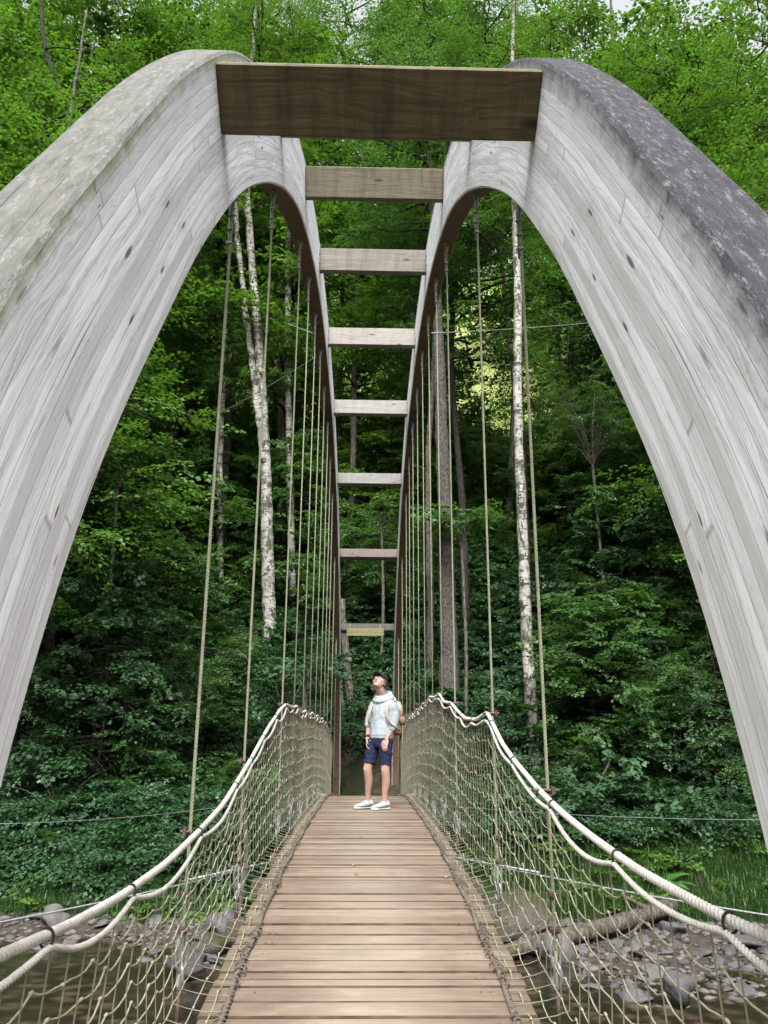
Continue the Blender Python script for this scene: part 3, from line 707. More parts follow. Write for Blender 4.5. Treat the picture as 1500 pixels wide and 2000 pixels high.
def broken_stem(P, r0_, r1_, mb, n=8, wob=.03, seed=0, step=.5):
    P = np.asarray(P, float); L = np.linalg.norm(np.diff(P, axis=0), axis=1).sum(); k = max(4, int(L/step)); Q = smooth_curve(P, k, 2)
    rr = np.random.default_rng(seed); Q[1:, :2] += rr.normal(0, wob, (k-1, 2))*.5
    rad = np.linspace(r0_, r1_, k)*(1+rr.normal(0, .04, k)); rad[0] *= 1.18
    mb.tube(Q, rad, n)
    return Q

def crown_variant(seed, zlo, zhi, rad, nb, temps, per=7, scl=(.8, 1.4), taper=.6, up=.25):
    """limbs and leaf sprays of one crown, trunk axis at the origin, z from zlo to zhi"""
    r = np.random.default_rng(seed); mb = MB(); P = []; AZ = []; PI_ = []
    for i in range(nb):
        q = (i+r.uniform(0, 1))/nb; h = zlo+(zhi-zlo)*q; az = i*2.4+r.normal(0, .4); L = rad*(1-taper*q)*r.uniform(.65, 1.15)*min(1, .55+q*2)
        d = np.array([math.cos(az), math.sin(az), 0]); t = np.linspace(0, 1, 7)
        lift = up+r.normal(0, .12); C = np.array([[0, 0, h]])+d*L*t[:, None]+np.array([0, 0, 1])*(L*(lift*t-.3*t*t*r.uniform(.2, 1.2)))[:, None]
        C[1:] += r.normal(0, .05*L, (6, 3))*t[1:, None]
        mb.tube(C, np.linspace(.012+.017*L, .008, 7), 5)
        for j in range(per):
            tt = r.uniform(.25, 1.); k = int(tt*5.999); p = C[k]*(1-(tt*6-k))+C[min(k+1, 6)]*(tt*6-k) if k < 6 else C[6]
            side = r.choice([-1, 1])*r.uniform(.1, 1.2)
            a2 = az+side; p2 = p+np.array([math.cos(a2), math.sin(a2), r.normal(0, .15)])*r.uniform(0, .35)*L*.5
            if r.uniform() < .5: mb.tube([p, (p+p2)/2+[0, 0, .03], p2+np.array([math.cos(a2), math.sin(a2), -.1])*.3], [.014, .01, .004], 3)
            for _ in range(2):
                P.append(p2+r.normal(0, .16, 3)); AZ.append(a2+r.normal(0, .7)); PI_.append(r.normal(.0, .28))
    n = len(P)
    V, F_, A = assemble(temps, P, np.array(AZ), np.array(PI_), r.normal(0, .3, n), r.uniform(scl[0], scl[1], n), r)
    limbs = bpy.data.meshes.new('limbs'); limbs.from_pydata(np.concatenate(mb.V).tolist(), [], mb.F)
    return mesh_np('crown', V, F_, attr=A), limbs
CV = [crown_variant(11, 5, 17, 4.6, 56, SP_BIG, 7), crown_variant(12, 4, 15, 4.0, 50, SP_MED, 8), crown_variant(13, 7, 19, 3.6, 54, SP_SML, 7, taper=.45),
      crown_variant(14, 3, 14, 4.8, 56, SP_BIG, 7, up=.1), crown_variant(15, 9, 20, 4.2, 50, SP_MED, 8), crown_variant(16, 2, 12, 3.8, 46, SP_BIG, 7, up=.35),
      crown_variant(17, 14, 26, 5.2, 52, SP_MED, 7, up=.2), crown_variant(18, 13, 25, 4.8, 62, SP_BIG, 6, up=.3)]
def crown_for(tree, v, mat, bark, sc=1., dz_=0., rz_=0., xy=(0, 0), sxy=None):
    cm, lm = CV[v]; sxy = sxy or sc
    for nm, me, mt in (('branches', lm, bark), ('crown', cm, mat)):
        o = bpy.data.objects.new(nm, me); col.objects.link(o); o.parent = tree
        if not me.materials: me.materials.append(mt)
        o.material_slots[0].link = 'OBJECT'; o.material_slots[0].material = mt
        o.location = (xy[0], xy[1], dz_); o.scale = (sxy, sxy, sc); o.rotation_euler = (0, 0, rz_)

# named trees: trunk traced as (px, py, width px) on a vertical plane at distance y
def tree(label, y, path, bark, crown=None, group=None, name='tree', cat='tree', seed=0, extra=(), n=10, base=None):
    pts = [at(px, py, y) for px, py, w_ in path]; wd = [w_*(y*math.cos(pit))/F/2*1.02 for px, py, w_ in path]
    if base is None: gz = float(height(pts[0][0], pts[0][1]))
    b = np.array([pts[0][0], pts[0][1], min(gz, pts[0][2])-.1])
    e = empty(name, tuple(b)); tag(e, label, cat, group)
    pts = [b+[0, 0, 0]]+pts if pts[0][2]-b[2] > .3 else pts
    if len(wd) < len(pts): wd = [wd[0]*1.12]+wd
    mb = MB(); Pn = np.array(pts); d = np.r_[0, np.cumsum(np.linalg.norm(np.diff(Pn, axis=0), axis=1))]
    k = max(8, int(d[-1]/.35)); Q = smooth_curve(Pn, k, 3); rd = np.interp(np.linspace(0, d[-1], k), d, wd)
    rr = np.random.default_rng(seed+5); Q[1:-1] += np.c_[rr.normal(0, .010, (k-2, 2)), np.zeros(k-2)]; rd = rd*(1+rr.normal(0, .05, k))
    rd[0] *= 1.25
    mb.tube(Q-b, rd, n)
    for (y2, path2) in extra:
        p2 = [at(px, py, y2) for px, py, w_ in path2]; w2 = [w_*(y2*math.cos(pit))/F/2 for px, py, w_ in path2]
        P2 = np.array(p2); d2 = np.r_[0, np.cumsum(np.linalg.norm(np.diff(P2, axis=0), axis=1))]; k2 = max(6, int(d2[-1]/.35)); Q2 = smooth_curve(P2, k2, 2)
        rd2 = np.interp(np.linspace(0, d2[-1], k2), d2, w2); Q2[1:-1] += rr.normal(0, .025, (k2-2, 3)); mb.tube(Q2-b, rd2*(1+rr.normal(0, .05, k2)), 8)
    mb.build('trunk', bark, e, True)
    if crown:
        v, mat, sc, zoff = crown[:4]; top = Q[-1]-b
        crown_for(e, v, mat, M_DARKB if bark is not M_BIRCH else M_DARKB, sc, zoff, seed*1.7, xy=tuple(crown[4]) if len(crown) > 4 else (top[0]*.8, top[1]), sxy=crown[5] if len(crown) > 5 else None)
    return e
tree('large double stemmed birch with white bark and black scars left of the deck', 28.5,
     [(527, 1252, 27), (522, 1060, 25), (519, 900, 23), (512, 780, 21), (504, 640, 19), (494, 540, 18), (484, 400, 16), (478, 260, 14), (497, 70, 10), (500, -60, 7)], M_BIRCH, (2, L_TOP, 1.05, 11.5), name='birch_tree', seed=1,
     extra=[(28.4, [(517, 905, 15), (503, 800, 15), (492, 700, 15), (478, 600, 14), (468, 500, 13), (455, 380, 11), (440, 250, 8)])])
tree('slim white birch with dark patches standing right of the deck, nearest birch on the right', 22.6,
     [(1048, 1515, 25), (1040, 1440, 24), (1030, 1250, 24), (1021, 1050, 22), (1014, 900, 20), (1010, 740, 19), (1012, 600, 18), (1008, 480, 16), (1003, 330, 12), (1000, 120, 10), (1004, -60, 7)], M_BIRCH, (2, L_TOP, .95, 10.5, (-.5, 1)), name='birch_tree', seed=2)
tree('thick grey brown spruce trunk behind the right handrail', 24.0,
     [(880, 1395, 44), (876, 1250, 38), (871, 1050, 32), (864, 880, 28), (858, 720, 25), (852, 560, 22), (846, 400, 18), (836, 280, 15), (832, 100, 10)], M_SPRUCE, (4, L_MID, 1.0, 7.5), name='spruce_tree', seed=3)
tree('narrow dark trunk close against the left side of the big spruce', 25.5,
     [(838, 1360, 16), (842, 1200, 15), (838, 1050, 14), (836, 900, 12), (848, 700, 10), (850, 560, 8)], M_GREYB, None, name='spruce_tree', seed=4)
tree('dark leafy tree with long side branches between the two right arch cables', 27,
     [(905, 1010, 15), (892, 860, 14), (880, 720, 14), (884, 600, 13), (893, 500, 12), (903, 420, 9), (915, 330, 7)], M_DARKB, (0, L_MID, .9, 6.), name='maple_tree', seed=5,
     extra=[(26.5, [(884, 560, 8), (930, 500, 7), (985, 455, 5), (1060, 430, 3)]), (26.6, [(888, 620, 7), (870, 560, 6), (862, 480, 4)]), (26.6, [(884, 700, 7), (930, 690, 5), (985, 640, 4), (1010, 600, 2)])])
tree('dark conifer trunk seen through the ladder of beams, right of centre', 37,
     [(800, 880, 20), (797, 760, 19), (795, 640, 19), (797, 520, 18), (800, 380, 16), (806, 250, 12), (812, 90, 9)], M_SPRUCE, (4, L_MID, 1.15, 9.), name='spruce_tree', seed=6)
tree('slanting pale grey trunk seen through the beams, left of centre', 31,
     [(672, 1330, 16), (684, 1180, 15), (683, 1050, 15), (690, 900, 13), (691, 760, 13), (694, 640, 12), (697, 560, 11), (700, 420, 9), (706, 300, 7)], M_GREYB, (1, L_TOP, 1.0, 8.), name='birch_tree', seed=7)
tree('gnarled mossy trunk standing in the dark behind the person', 24.5,
     [(690, 1560, 22), (684, 1480, 20), (690, 1400, 18), (676, 1300, 16), (672, 1240, 15), (668, 1170, 12)], M_GREYB, None, name='old_tree', seed=8,
     extra=[(24.4, [(682, 1470, 12), (668, 1400, 10), (664, 1330, 8)])])
tree('pale grey birch trunk just right of the double birch', 30.5,
     [(572, 1200, 15), (569, 1050, 15), (565, 900, 14), (563, 750, 14), (562, 600, 14), (563, 450, 12), (562, 330, 9), (560, 180, 6)], M_BIRCH, (2, L_TOP, 1.0, 11.), name='birch_tree', seed=9)
tree('thin spotted birch left of the double birch, half hidden by the nearest left cable', 31,
     [(432, 1260, 10), (431, 1100, 12), (429, 950, 12), (432, 830, 11), (438, 700, 10), (444, 560, 9), (447, 420, 7)], M_BIRCH, (1, L_MID, .9, 7.), name='birch_tree', seed=10)
tree('brown grey trunk left of the nearest left cable', 34,
     [(398, 1110, 13), (400, 1010, 15), (402, 900, 13), (412, 780, 12), (422, 660, 10), (428, 560, 7)], M_GREYB, (0, L_MID, .95, 7.), name='beech_tree', seed=11)
tree('straight pale trunk low on the slope beside the left arch', 35,
     [(188, 1128, 15), (190, 1050, 14), (192, 960, 13), (198, 850, 11), (205, 700, 9)], M_GREYB, (3, L_LOW, .9, 6.), name='beech_tree', seed=12)
tree('dead thin trunk leaning right beside the left arch', 29,
     [(266, 1262, 8), (250, 1200, 8), (232, 1130, 9), (214, 1030, 9), (203, 960, 9), (192, 880, 7)], M_GREYB, None, name='dead_tree', cat='dead tree', seed=13)
tree('stout dark trunk at the foot of the slope by the left arch', 27,
     [(130, 1285, 20), (133, 1200, 18), (136, 1120, 17), (142, 1000, 15), (150, 850, 12)], M_GREYB, (3, L_LOW, .85, 4.), name='beech_tree', seed=14)
tree('dark mossy trunk lowest at the far left edge behind the arch foot', 23.5,
     [(80, 1430, 22), (92, 1340, 20), (97, 1260, 19), (102, 1150, 17), (112, 1000, 14)], M_DARKB, (5, L_LOW, .8, 4.), name='beech_tree', seed=15,
     extra=[(23.2, [(94, 1390, 12), (135, 1395, 11), (170, 1370, 6)]), (23.2, [(96, 1360, 6), (118, 1340, 5), (140, 1322, 5)])])
tree('tall brown conifer trunk on the right beside the right arch', 27.5,
     [(1266, 1560, 26), (1270, 1440, 24), (1279, 1310, 21), (1282, 1150, 20), (1280, 1000, 19), (1276, 850, 17), (1272, 700, 14)], M_SPRUCE, (3, L_LOW, .9, 8.), name='spruce_tree', seed=16)
tree('pale stem standing close behind the brown conifer on the right', 31,
     [(1262, 1130, 14), (1262, 1050, 14), (1262, 960, 13), (1260, 860, 11)], M_GREYB, (3, L_LOW, .9, 5.), name='beech_tree', seed=17)
tree('dark forked alder arching over the top left of the left arch', 21.5,
     [(30, 1440, 17), (52, 1250, 16), (84, 950, 15), (120, 650, 14), (148, 400, 13), (131, 240, 13), (122, 180, 12), (105, 150, 11), (92, 110, 10), (82, 60, 9), (80, 0, 8), (84, -80, 6)], M_DARKB, None, name='alder_tree', seed=18,
     extra=[(21.3, [(133, 232, 7), (160, 212, 6), (200, 190, 5), (240, 165, 3)]), (21.4, [(110, 165, 4), (60, 250, 4), (110, 262, 3)]), (21.4, [(88, 95, 5), (120, 92, 4), (180, 98, 2)])])
tree('pale trunk rising behind the right arch near its crown', 33,
     [(1215, 800, 12), (1205, 600, 12), (1200, 400, 11), (1204, 250, 9), (1196, 60, 8), (1190, -60, 6)], M_GREYB, (1, L_TOP, 1.15, 9.), name='birch_tree', seed=20)
tree('tall dark stem rising from behind the first beam into the open sky', 30,
     [(1010, 620, 10), (1005, 400, 9), (1002, 200, 9), (1006, 60, 8), (1004, -60, 6)], M_DARKB, None, name='alder_tree', seed=21,
     extra=[(29.8, [(1005, 130, 4), (1060, 70, 3), (1110, 20, 2)]), (29.8, [(1003, 90, 4), (960, 40, 3), (930, 0, 2)])])

# crowded crowns of the wood, countable from their tops: copies of a few kinds
wood = [  # x, y, variant, scale, material
 (-6.4, 32.5, 7, 1.2, L_TOP), (-1.5, 33, 6, 1.2, L_TOP), (3.2, 31.5, 7, 1.15, L_TOP), (6.2, 33, 6, 1.15, L_TOP), (9.3, 32.5, 7, 1.25, L_TOP), (-9, 34, 7, 1.25, L_TOP), (-11, 27, 6, 1.1, L_TOP), (12.8, 27, 7, 1.1, L_TOP), (-14.5, 23, 7, 1.05, L_TOP), (15, 22.5, 6, 1.05, L_TOP), (3.6, 38, 7, 1.1, L_TOP),
 (-13.5, 19, 0, .95, L_TOP), (-9.2, 18.5, 1, .92, L_TOP), (-17, 26, 3, 1.1, L_TOP), (-12.2, 28, 0, 1.15, L_TOP), (-3.8, 33, 0, 1.1, L_TOP),
 (12.2, 19.0, 1, .92, L_TOP), (15.5, 25, 3, 1.1, L_TOP), (14, 31, 0, 1.15, L_TOP), (17, 33, 0, 1.2, L_TOP),
 (-12.5, 41, 0, 1.1, L_TOP), (19, 41, 0, 1.1, L_TOP), (-22, 33, 0, 1.2, L_TOP), (-24, 46, 1, 1.3, L_TOP), (-6, 43, 6, .9, L_MID), (2, 45, 7, .8, L_TOP),
 (-16, 52, 3, 1.1, L_TOP), (22, 52, 3, 1.2, L_TOP), (4, 60, 0, .8, L_TOP), (-8, 60, 3, 1.0, L_TOP), (-19, 60, 0, 1.2, L_TOP), (17, 62, 1, .9, L_TOP), (28, 58, 3, 1.2, L_TOP), (-28, 56, 0, 1.2, L_TOP), (3, 72, 1, .9, L_TOP), (20, 72, 0, 1., L_TOP), (-12, 70, 0, 1., L_TOP)]
for i, (x, y, v, sc, mt) in enumerate(wood):
    sc *= 1. if v > 5 else 1.42 if y < 45 else 1.3
    z = float(height(x, y)); e = empty('forest_tree', (x, y, z-.1)); kind = {id(L_TOP): 'bright green', id(L_MID): 'mid green'}[id(mt)]
    tag(e, f'{kind} leafy tree crowded into the steep wood behind the bridge', 'tree', f'{kind} trees crowded in the wood')
    mb = MB(); hh = 17*sc; rr = np.random.default_rng(i)
    broken_stem([(0, 0, 0), (rr.normal(0, .25), rr.normal(0, .2), hh*.4), (rr.normal(0, .4), rr.normal(0, .3), hh*.75), (rr.normal(0, .3), 0, hh*1.05)], .15*sc+rr.uniform(0, .07), .03, mb, seed=i)
    mb.build('trunk', [M_GREYB, M_DARKB, M_BIRCH][i % 3], e, True)
    crown_for(e, v, mt, M_DARKB, sc, 0, i*1.1)

UV_ = [crown_variant(41, .5, 4.6, 2.5, 26, SP_MED, 6, scl=(.5, .9), taper=.45, up=.12), crown_variant(42, .8, 6., 2.7, 30, SP_BIG, 5, scl=(.55, .95), taper=.5, up=.15), crown_variant(43, .4, 3.4, 2.2, 22, SP_SML, 6, scl=(.45, .8), taper=.4, up=.1)]
ru = np.random.default_rng(55); CV += UV_; nu = 0
while nu < 96:
    y = ru.uniform(19.6, 46); x = ru.uniform(-1, 1)*(3+.44*y); v = 8+int(ru.integers(3))
    if abs(x) < 1.9 and y < 27: continue
    if abs(x-9) < 4 and y > 38: continue
    if y < 31 and min(abs(x/y+.126), abs(x/y-.205), abs(x/y-.10)) < .07: continue
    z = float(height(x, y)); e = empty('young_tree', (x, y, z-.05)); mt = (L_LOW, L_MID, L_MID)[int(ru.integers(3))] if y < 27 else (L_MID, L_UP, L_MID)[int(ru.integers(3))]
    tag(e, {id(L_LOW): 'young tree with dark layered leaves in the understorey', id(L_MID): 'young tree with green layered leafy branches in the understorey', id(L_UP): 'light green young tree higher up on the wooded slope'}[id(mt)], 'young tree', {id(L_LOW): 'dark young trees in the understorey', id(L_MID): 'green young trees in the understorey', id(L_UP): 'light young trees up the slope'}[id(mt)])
    s_ = float(ru.uniform(.75, 1.25)); mb = MB(); broken_stem([(0, 0, 0), (.1, 0, 2.2*s_), (-.05, .05, 4.4*s_)], .045*s_, .012, mb, 6, seed=nu); mb.build('trunk', M_DARKB, e, True); crown_for(e, v, mt, M_DARKB, s_, 0, nu*1.3); nu += 1

# ------------------------------------------------------------------ undergrowth on the slope (nobody could count it)
def slope_points(n, y0, y1, xlim, seed, p=1.):
    r = np.random.default_rng(seed); y = y0+(y1-y0)*r.uniform(0, 1, n)**p; x = r.uniform(-1, 1, n)*(xlim[0]+xlim[1]*y); return x, y, height(x, y)
def bushes(n, y0, y1, xlim, temps, seed, hmax, k=5, sc=(.6, 1.1), p=1., leafscale=1., mask=None):
    r = np.random.default_rng(seed); x, y, z = slope_points(n, y0, y1, xlim, seed, p)
    m = (np.abs(x) > 1.6+.0*y) | (y > 23.5)
    if mask is not None: m &= mask(x, y)
    x, y, z = x[m], y[m], z[m]; n = len(x)
    h = hmax*(.35+.65*np.clip(fbm(x, y, .9, 3.)*.5+.5, 0, 1))*r.uniform(.4, 1, n)
    X = np.repeat(np.stack([x, y, z], 1), k, 0); H = np.repeat(h, k)*r.uniform(.25, 1, n*k); az = r.uniform(0, 2*math.pi, n*k); az = np.where(r.uniform(size=n*k) < .45, -math.pi/2+r.normal(0, .9, n*k), az)
    X[:, 2] += H; X[:, :2] += np.stack([np.cos(az), np.sin(az)], 1)*r.uniform(0, .25, (n*k, 1))
    return assemble(temps, X, az, r.normal(-.05, .25, n*k), r.normal(0, .25, n*k), r.uniform(sc[0], sc[1], n*k), r, leafscale)
clear = lambda x, y: ~((y > 46) & (np.abs(x-9.5-(y-50)*.1) < 4.2) & (np.random.default_rng(1).uniform(size=len(x)) < .8))
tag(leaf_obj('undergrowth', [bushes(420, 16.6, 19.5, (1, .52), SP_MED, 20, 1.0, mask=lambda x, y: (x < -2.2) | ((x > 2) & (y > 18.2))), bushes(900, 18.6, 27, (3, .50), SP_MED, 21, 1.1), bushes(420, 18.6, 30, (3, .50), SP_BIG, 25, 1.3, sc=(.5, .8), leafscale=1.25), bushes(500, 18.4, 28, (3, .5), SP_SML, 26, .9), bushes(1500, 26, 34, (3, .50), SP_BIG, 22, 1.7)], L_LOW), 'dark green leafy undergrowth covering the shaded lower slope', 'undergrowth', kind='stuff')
tag(leaf_obj('hillside_foliage', [bushes(2000, 31, 48, (4, .50), SP_BIG, 23, 3.0, mask=clear), bushes(1300, 46, 78, (5, .50), SP_BIG, 24, 3.4, sc=(.9, 1.5), leafscale=1.3, mask=clear)], L_UP), 'mid green leafy growth covering the upper slope', 'undergrowth', kind='stuff')
# far wood closing the view
def far_wood():
    r = np.random.default_rng(31); P = []
    for i in range(46):
        x = r.uniform(-60, 60); y = r.uniform(74, 100); z = float(height(x, y)); hh = r.uniform(9, 15); rad = r.uniform(3, 5)
        n = 90; d = r.normal(size=(n, 3)); d /= np.linalg.norm(d, axis=1)[:, None]; P.append(np.array([x, y, z+hh*.6])+d*np.array([rad, rad, hh*.5])*r.uniform(.5, 1.05, (n, 1)))
    P = np.concatenate(P); n = len(P); return assemble(SP_BIG, P, r.uniform(0, 6.28, n), r.normal(0, .3, n), r.normal(0, .3, n), r.uniform(1.4, 2.4, n), r, 2.2)
tag(leaf_obj('distant_wood', [far_wood()], L_TOP), 'distant wood along the top of the slope', 'wood', kind='stuff')

# named shrubs with stems
def shrub(label, px, py, y, rad, hgt, temps, mat, n=60, seed=0, name='shrub', cat='shrub', flat=.35, sc=(.5, .9), bias=None, leafscale=1., base_on=None):
    c = at(px, py, y); gz = float(height(c[0], c[1])); b = np.array([c[0], c[1], min(gz, c[2]-.3)]); e = empty(name, tuple(b)); tag(e, label, cat)
    r = np.random.default_rng(seed+70); P = []; AZ = []; PT = []; mb = MB(); k = 0
    nb = max(6, n//6); b0 = b.copy()
    if c[2]-gz > 2.2:
        cr = c-np.array([0, 0, hgt*.6+.3]); mb.tube(smooth_curve([b-b0, (b+cr)/2-b0+[.1, .1, 0], cr-b0], 10, 1), .05, 7); b = cr
    for i in range(nb):
        a = i*2.4+r.normal(0, .3) if bias is None else bias+r.normal(0, .8); L = rad*math.sqrt(r.uniform(.15, 1)); zz = r.uniform(-.5, .5)*hgt
        end = c+np.array([math.cos(a)*L, math.sin(a)*L*.8, zz]); mid = (b+end)/2+np.array([0, 0, hgt*.12]); mid[:2] = b[:2]*.65+end[:2]*.35
        C = smooth_curve([b-b0, mid-b0, end-b0], 8, 1); mb.tube(C, np.linspace(.022, .005, 8), 4)
        for j in range(max(1, n//nb)):
            q = r.uniform(.55, 1.); p = C[min(7, int(q*7.99))]+b0+r.normal(0, .12*rad, 3)*[1, 1, flat]; P.append(p); AZ.append(a+r.normal(0, .8)); PT.append(r.normal(-.05, .22))
    mb.build('stems', M_GREYB, e)
    n = len(P); V, F_, A = assemble(temps, P, np.array(AZ), np.array(PT), r.normal(0, .25, n), r.uniform(sc[0], sc[1], n), r, leafscale)
    link('foliage', mesh_np('foliage', V-b0, F_, attr=A), mat, e); return e
shrub('large hazel bush with layered leafy sprays left of the deck below the double birch', 380, 1300, 24, 2.4, 3.0, SP_MED, L_MID, 190, 1, 'hazel_shrub', flat=.5)
shrub('low spreading bush with paler leaves above the left handrail curve', 250, 1470, 21, 2.2, 1.3, SP_MED, L_MID, 110, 2, 'hazel_shrub')
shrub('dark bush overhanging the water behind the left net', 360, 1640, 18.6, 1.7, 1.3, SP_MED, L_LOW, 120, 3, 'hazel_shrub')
shrub('large leaved spray reaching toward the second left cable', 480, 1500, 15.8, .55, .5, SP_BIG, L_MID, 14, 4, 'maple_sapling', cat='sapling', sc=(.35, .6))
shrub('leafy sprays hanging before the left arch leg near the sign board', 596, 1290, 19.4, .9, .5, SP_BIG, L_LOW, 26, 5, 'maple_sapling', cat='sapling', sc=(.5, .8))
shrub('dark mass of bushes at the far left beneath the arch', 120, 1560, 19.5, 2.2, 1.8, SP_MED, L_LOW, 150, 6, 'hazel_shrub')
shrub('fine leaved grey green bush bulging beside the right arch', 1150, 800, 25, 2.0, 3.0, SP_SML, L_ALD, 230, 7, 'alder_shrub', flat=1., sc=(.5, .9))
shrub('rounded pale leafed bush low on the right slope', 1170, 1290, 24, 1.7, 1.1, SP_SML, L_ALD, 110, 8, 'alder_shrub', sc=(.4, .7))
shrub('broad leafed bush at right of the nearest right birch near the bank', 1150, 1510, 19.5, 1.3, .8, SP_BIG, L_LOW, 46, 9, 'elder_shrub', leafscale=1.25)
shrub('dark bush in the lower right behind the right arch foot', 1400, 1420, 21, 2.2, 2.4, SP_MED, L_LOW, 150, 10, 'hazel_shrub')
shrub('leafy maple branch in front of the spruce trunk', 900, 1010, 23, 1.1, .9, SP_BIG, L_MID, 46, 11, 'maple_sapling', cat='sapling')
shrub('bright maple sprays between beams above the centre', 745, 990, 26, .9, .5, SP_BIG, L_MID, 26, 12, 'maple_sapling', cat='sapling')
shrub('sunlit bush on the open hillside patch', 1060, 760, 40, 3.0, 3.5, SP_BIG, L_TOP, 120, 13, 'hazel_shrub', sc=(.9, 1.4))
shrub('bright leaves spilling from behind the left arch', 235, 900, 22, 1.3, 1.0, SP_BIG, L_MID, 60, 14, 'maple_sapling', cat='sapling')
shrub('leafy bush on the slope between the double birch and the deck cables', 560, 1330, 21.5, 1.4, 1.6, SP_MED, L_LOW, 90, 15, 'hazel_shrub')

# ferns
def fern(label, px, py, y, L, seed, n=11, mat=L_FERN):
    c = at(px, py, y); b = np.array([c[0], c[1], float(height(c[0], c[1]))]); e = empty('fern', tuple(b)); tag(e, label, 'fern', None)
    r = np.random.default_rng(seed); Q = []; mb = MB()
    for i in range(n):
        a = i*2.4+r.normal(0, .2); el = r.uniform(.7, 1.2); t = np.linspace(0, 1, 26); l = L*r.uniform(.75, 1.1)
        C = np.stack([np.cos(a)*l*t*math.cos(el)*1.15, np.sin(a)*l*t*math.cos(el)*1.15, l*(math.sin(el)*t-.55*t*t)], 1); mb.tube(C[::4], .004, 3)
        T = np.gradient(C, axis=0); T /= np.linalg.norm(T, axis=1)[:, None]; sd_ = np.cross(T, [0, 0, 1.]); sd_ /= np.linalg.norm(sd_, axis=1)[:, None]
        for k in range(3, 26):
            w_ = l*.23*math.sin(min(1, (1-t[k])*1.25+.05)*math.pi/2)*(min(1, t[k]*3)); 
            for s_ in (-1, 1):
                p = C[k]; d = (sd_[k]*s_+T[k]*.35); d /= np.linalg.norm(d); tip = p+d*w_-np.array([0, 0, w_*.2]); h = T[k]*l*.021
                Q.append([p-h, p+d*w_*.5-h*1.0, tip, p+d*w_*.5+h*1.1])
    link('fronds', mesh_np('fronds', np.array(Q).reshape(-1, 3), np.arange(len(Q)*4), attr=r.uniform(0, 1, len(Q))), mat, e); mb.build('stalk', L_FERN, e)
fern('bright green fern on the bank behind the right handrail', 1290, 1735, 17.0, .95, 1, 14)
fern('second smaller bright fern just left of the first on the right bank', 1160, 1560, 18.2, .8, 2, 10)
fern('dim fern with arching fronds at the far left of the bank', 75, 1640, 18.3, 1.2, 3, 13, L_MID)
fern('dim fern between the left bank grass and the dark bushes', 170, 1655, 18.0, 1.0, 4, 12, L_MID)
fern('small fern beside the boulders under the deck at right', 1090, 1690, 16.6, .6, 5, 10)

# grass on the banks
def grass(n, xr, yr, L, seed, lab, mat):
    r = np.random.default_rng(seed); x = r.uniform(xr[0], xr[1], n); y = r.uniform(yr[0], yr[1], n)
    keep = fbm(x, y, 2.1, seed)+r.normal(0, .35, n) > -.25; x, y = x[keep], y[keep]; n = len(x); z = height(x, y)-.02
    a = r.uniform(0, 6.28, n); l = L*r.uniform(.5, 1.15, n); lean = r.uniform(.15, .75, n); w_ = r.uniform(.005, .010, n)
    a = np.where(r.uniform(size=n) < .5, -math.pi/2+r.normal(0, .8, n), a)
    D = np.stack([np.cos(a), np.sin(a), np.zeros(n)], 1); Sd = np.stack([-np.sin(a), np.cos(a), np.zeros(n)], 1)*w_[:, None]; B = np.stack([x, y, z], 1); U = np.array([0, 0, 1.])
    p1 = B+D*(lean*l*.25)[:, None]+U*(l*.55)[:, None]; p2 = B+D*(lean*l*.95)[:, None]+U*(l*(.95-.45*lean))[:, None]
    V = np.stack([B-Sd, B+Sd, p1+Sd, p1-Sd, p1-Sd, p1+Sd, p2+Sd*.1, p2-Sd*.1], 1).reshape(-1, 3); t = np.repeat(r.uniform(0, 1, n), 2)
    o = link('bank_grass', mesh_np('bank_grass', V, np.arange(len(V)), attr=t), mat); tag(o, lab, 'grass', kind='stuff')
tag(leaf_obj('bank_plants', [bushes(70, 16., 18.6, (1.5, .5), SP_MED, 61, .45, sc=(.3, .55), mask=lambda x, y: np.abs(x) > 2), bushes(26, 16.2, 18.8, (1.5, .5), SP_BIG, 62, .6, sc=(.3, .5), mask=lambda x, y: np.abs(x) > 2)], L_UP), 'low leafy weeds scattered through the bank grass', 'weeds', kind='stuff')
grass(34000, (1.6, 13), (15.6, 19.6), .55, 5, 'long green grass on the right bank above the stones', L_GRASS)
grass(30000, (-13, -2.2), (15.9, 19.4), .50, 6, 'long grass on the left bank above the water', L_MID)

# ------------------------------------------------------------------ stones
g = NG('river_stone', .75, .3); P = g.coord(); oi = g.n('ShaderNodeObjectInfo').outputs['Random']; n1 = g.noise(P, 2.2, 6, .7); n2 = g.noise(P, 14, 4)
c = g.ramp(oi, [(0, (.032, .03, .032)), (.35, (.065, .063, .067)), (.7, (.10, .095, .095)), (1, (.08, .07, .06))]); c = g.mix(g.ramp(n1, [(.4, 0.), (.7, .5)]), c, (.09, .085, .08)); c = g.mix(g.ramp(n2, [(.55, 0.), (.7, .35)]), c, (.22, .215, .22)); g.bump(n1, .5, .05); M_STONE = g.color(c)
g = NG('mossy_stone', .9, .15); P = g.coord(); S = g.sep(P); n1 = g.noise(P, 3, 7, .7); n3 = g.noise(P, 12, 6, .7)
c = g.mix(g.ramp(n3, [(.35, 0.), (.65, 1.)]), (.045, .04, .034), (.11, .10, .088)); zz = g.math('ADD', S[2], g.math('MULTIPLY', g.math('SUBTRACT', n1, .5), 1.1)); c = g.mix(g.ramp(zz, [(.15, 0.), (.4, .9)]), c, (.035, .042, .012)); g.bump(n3, .9, .04); M_MOSS = g.color(c)
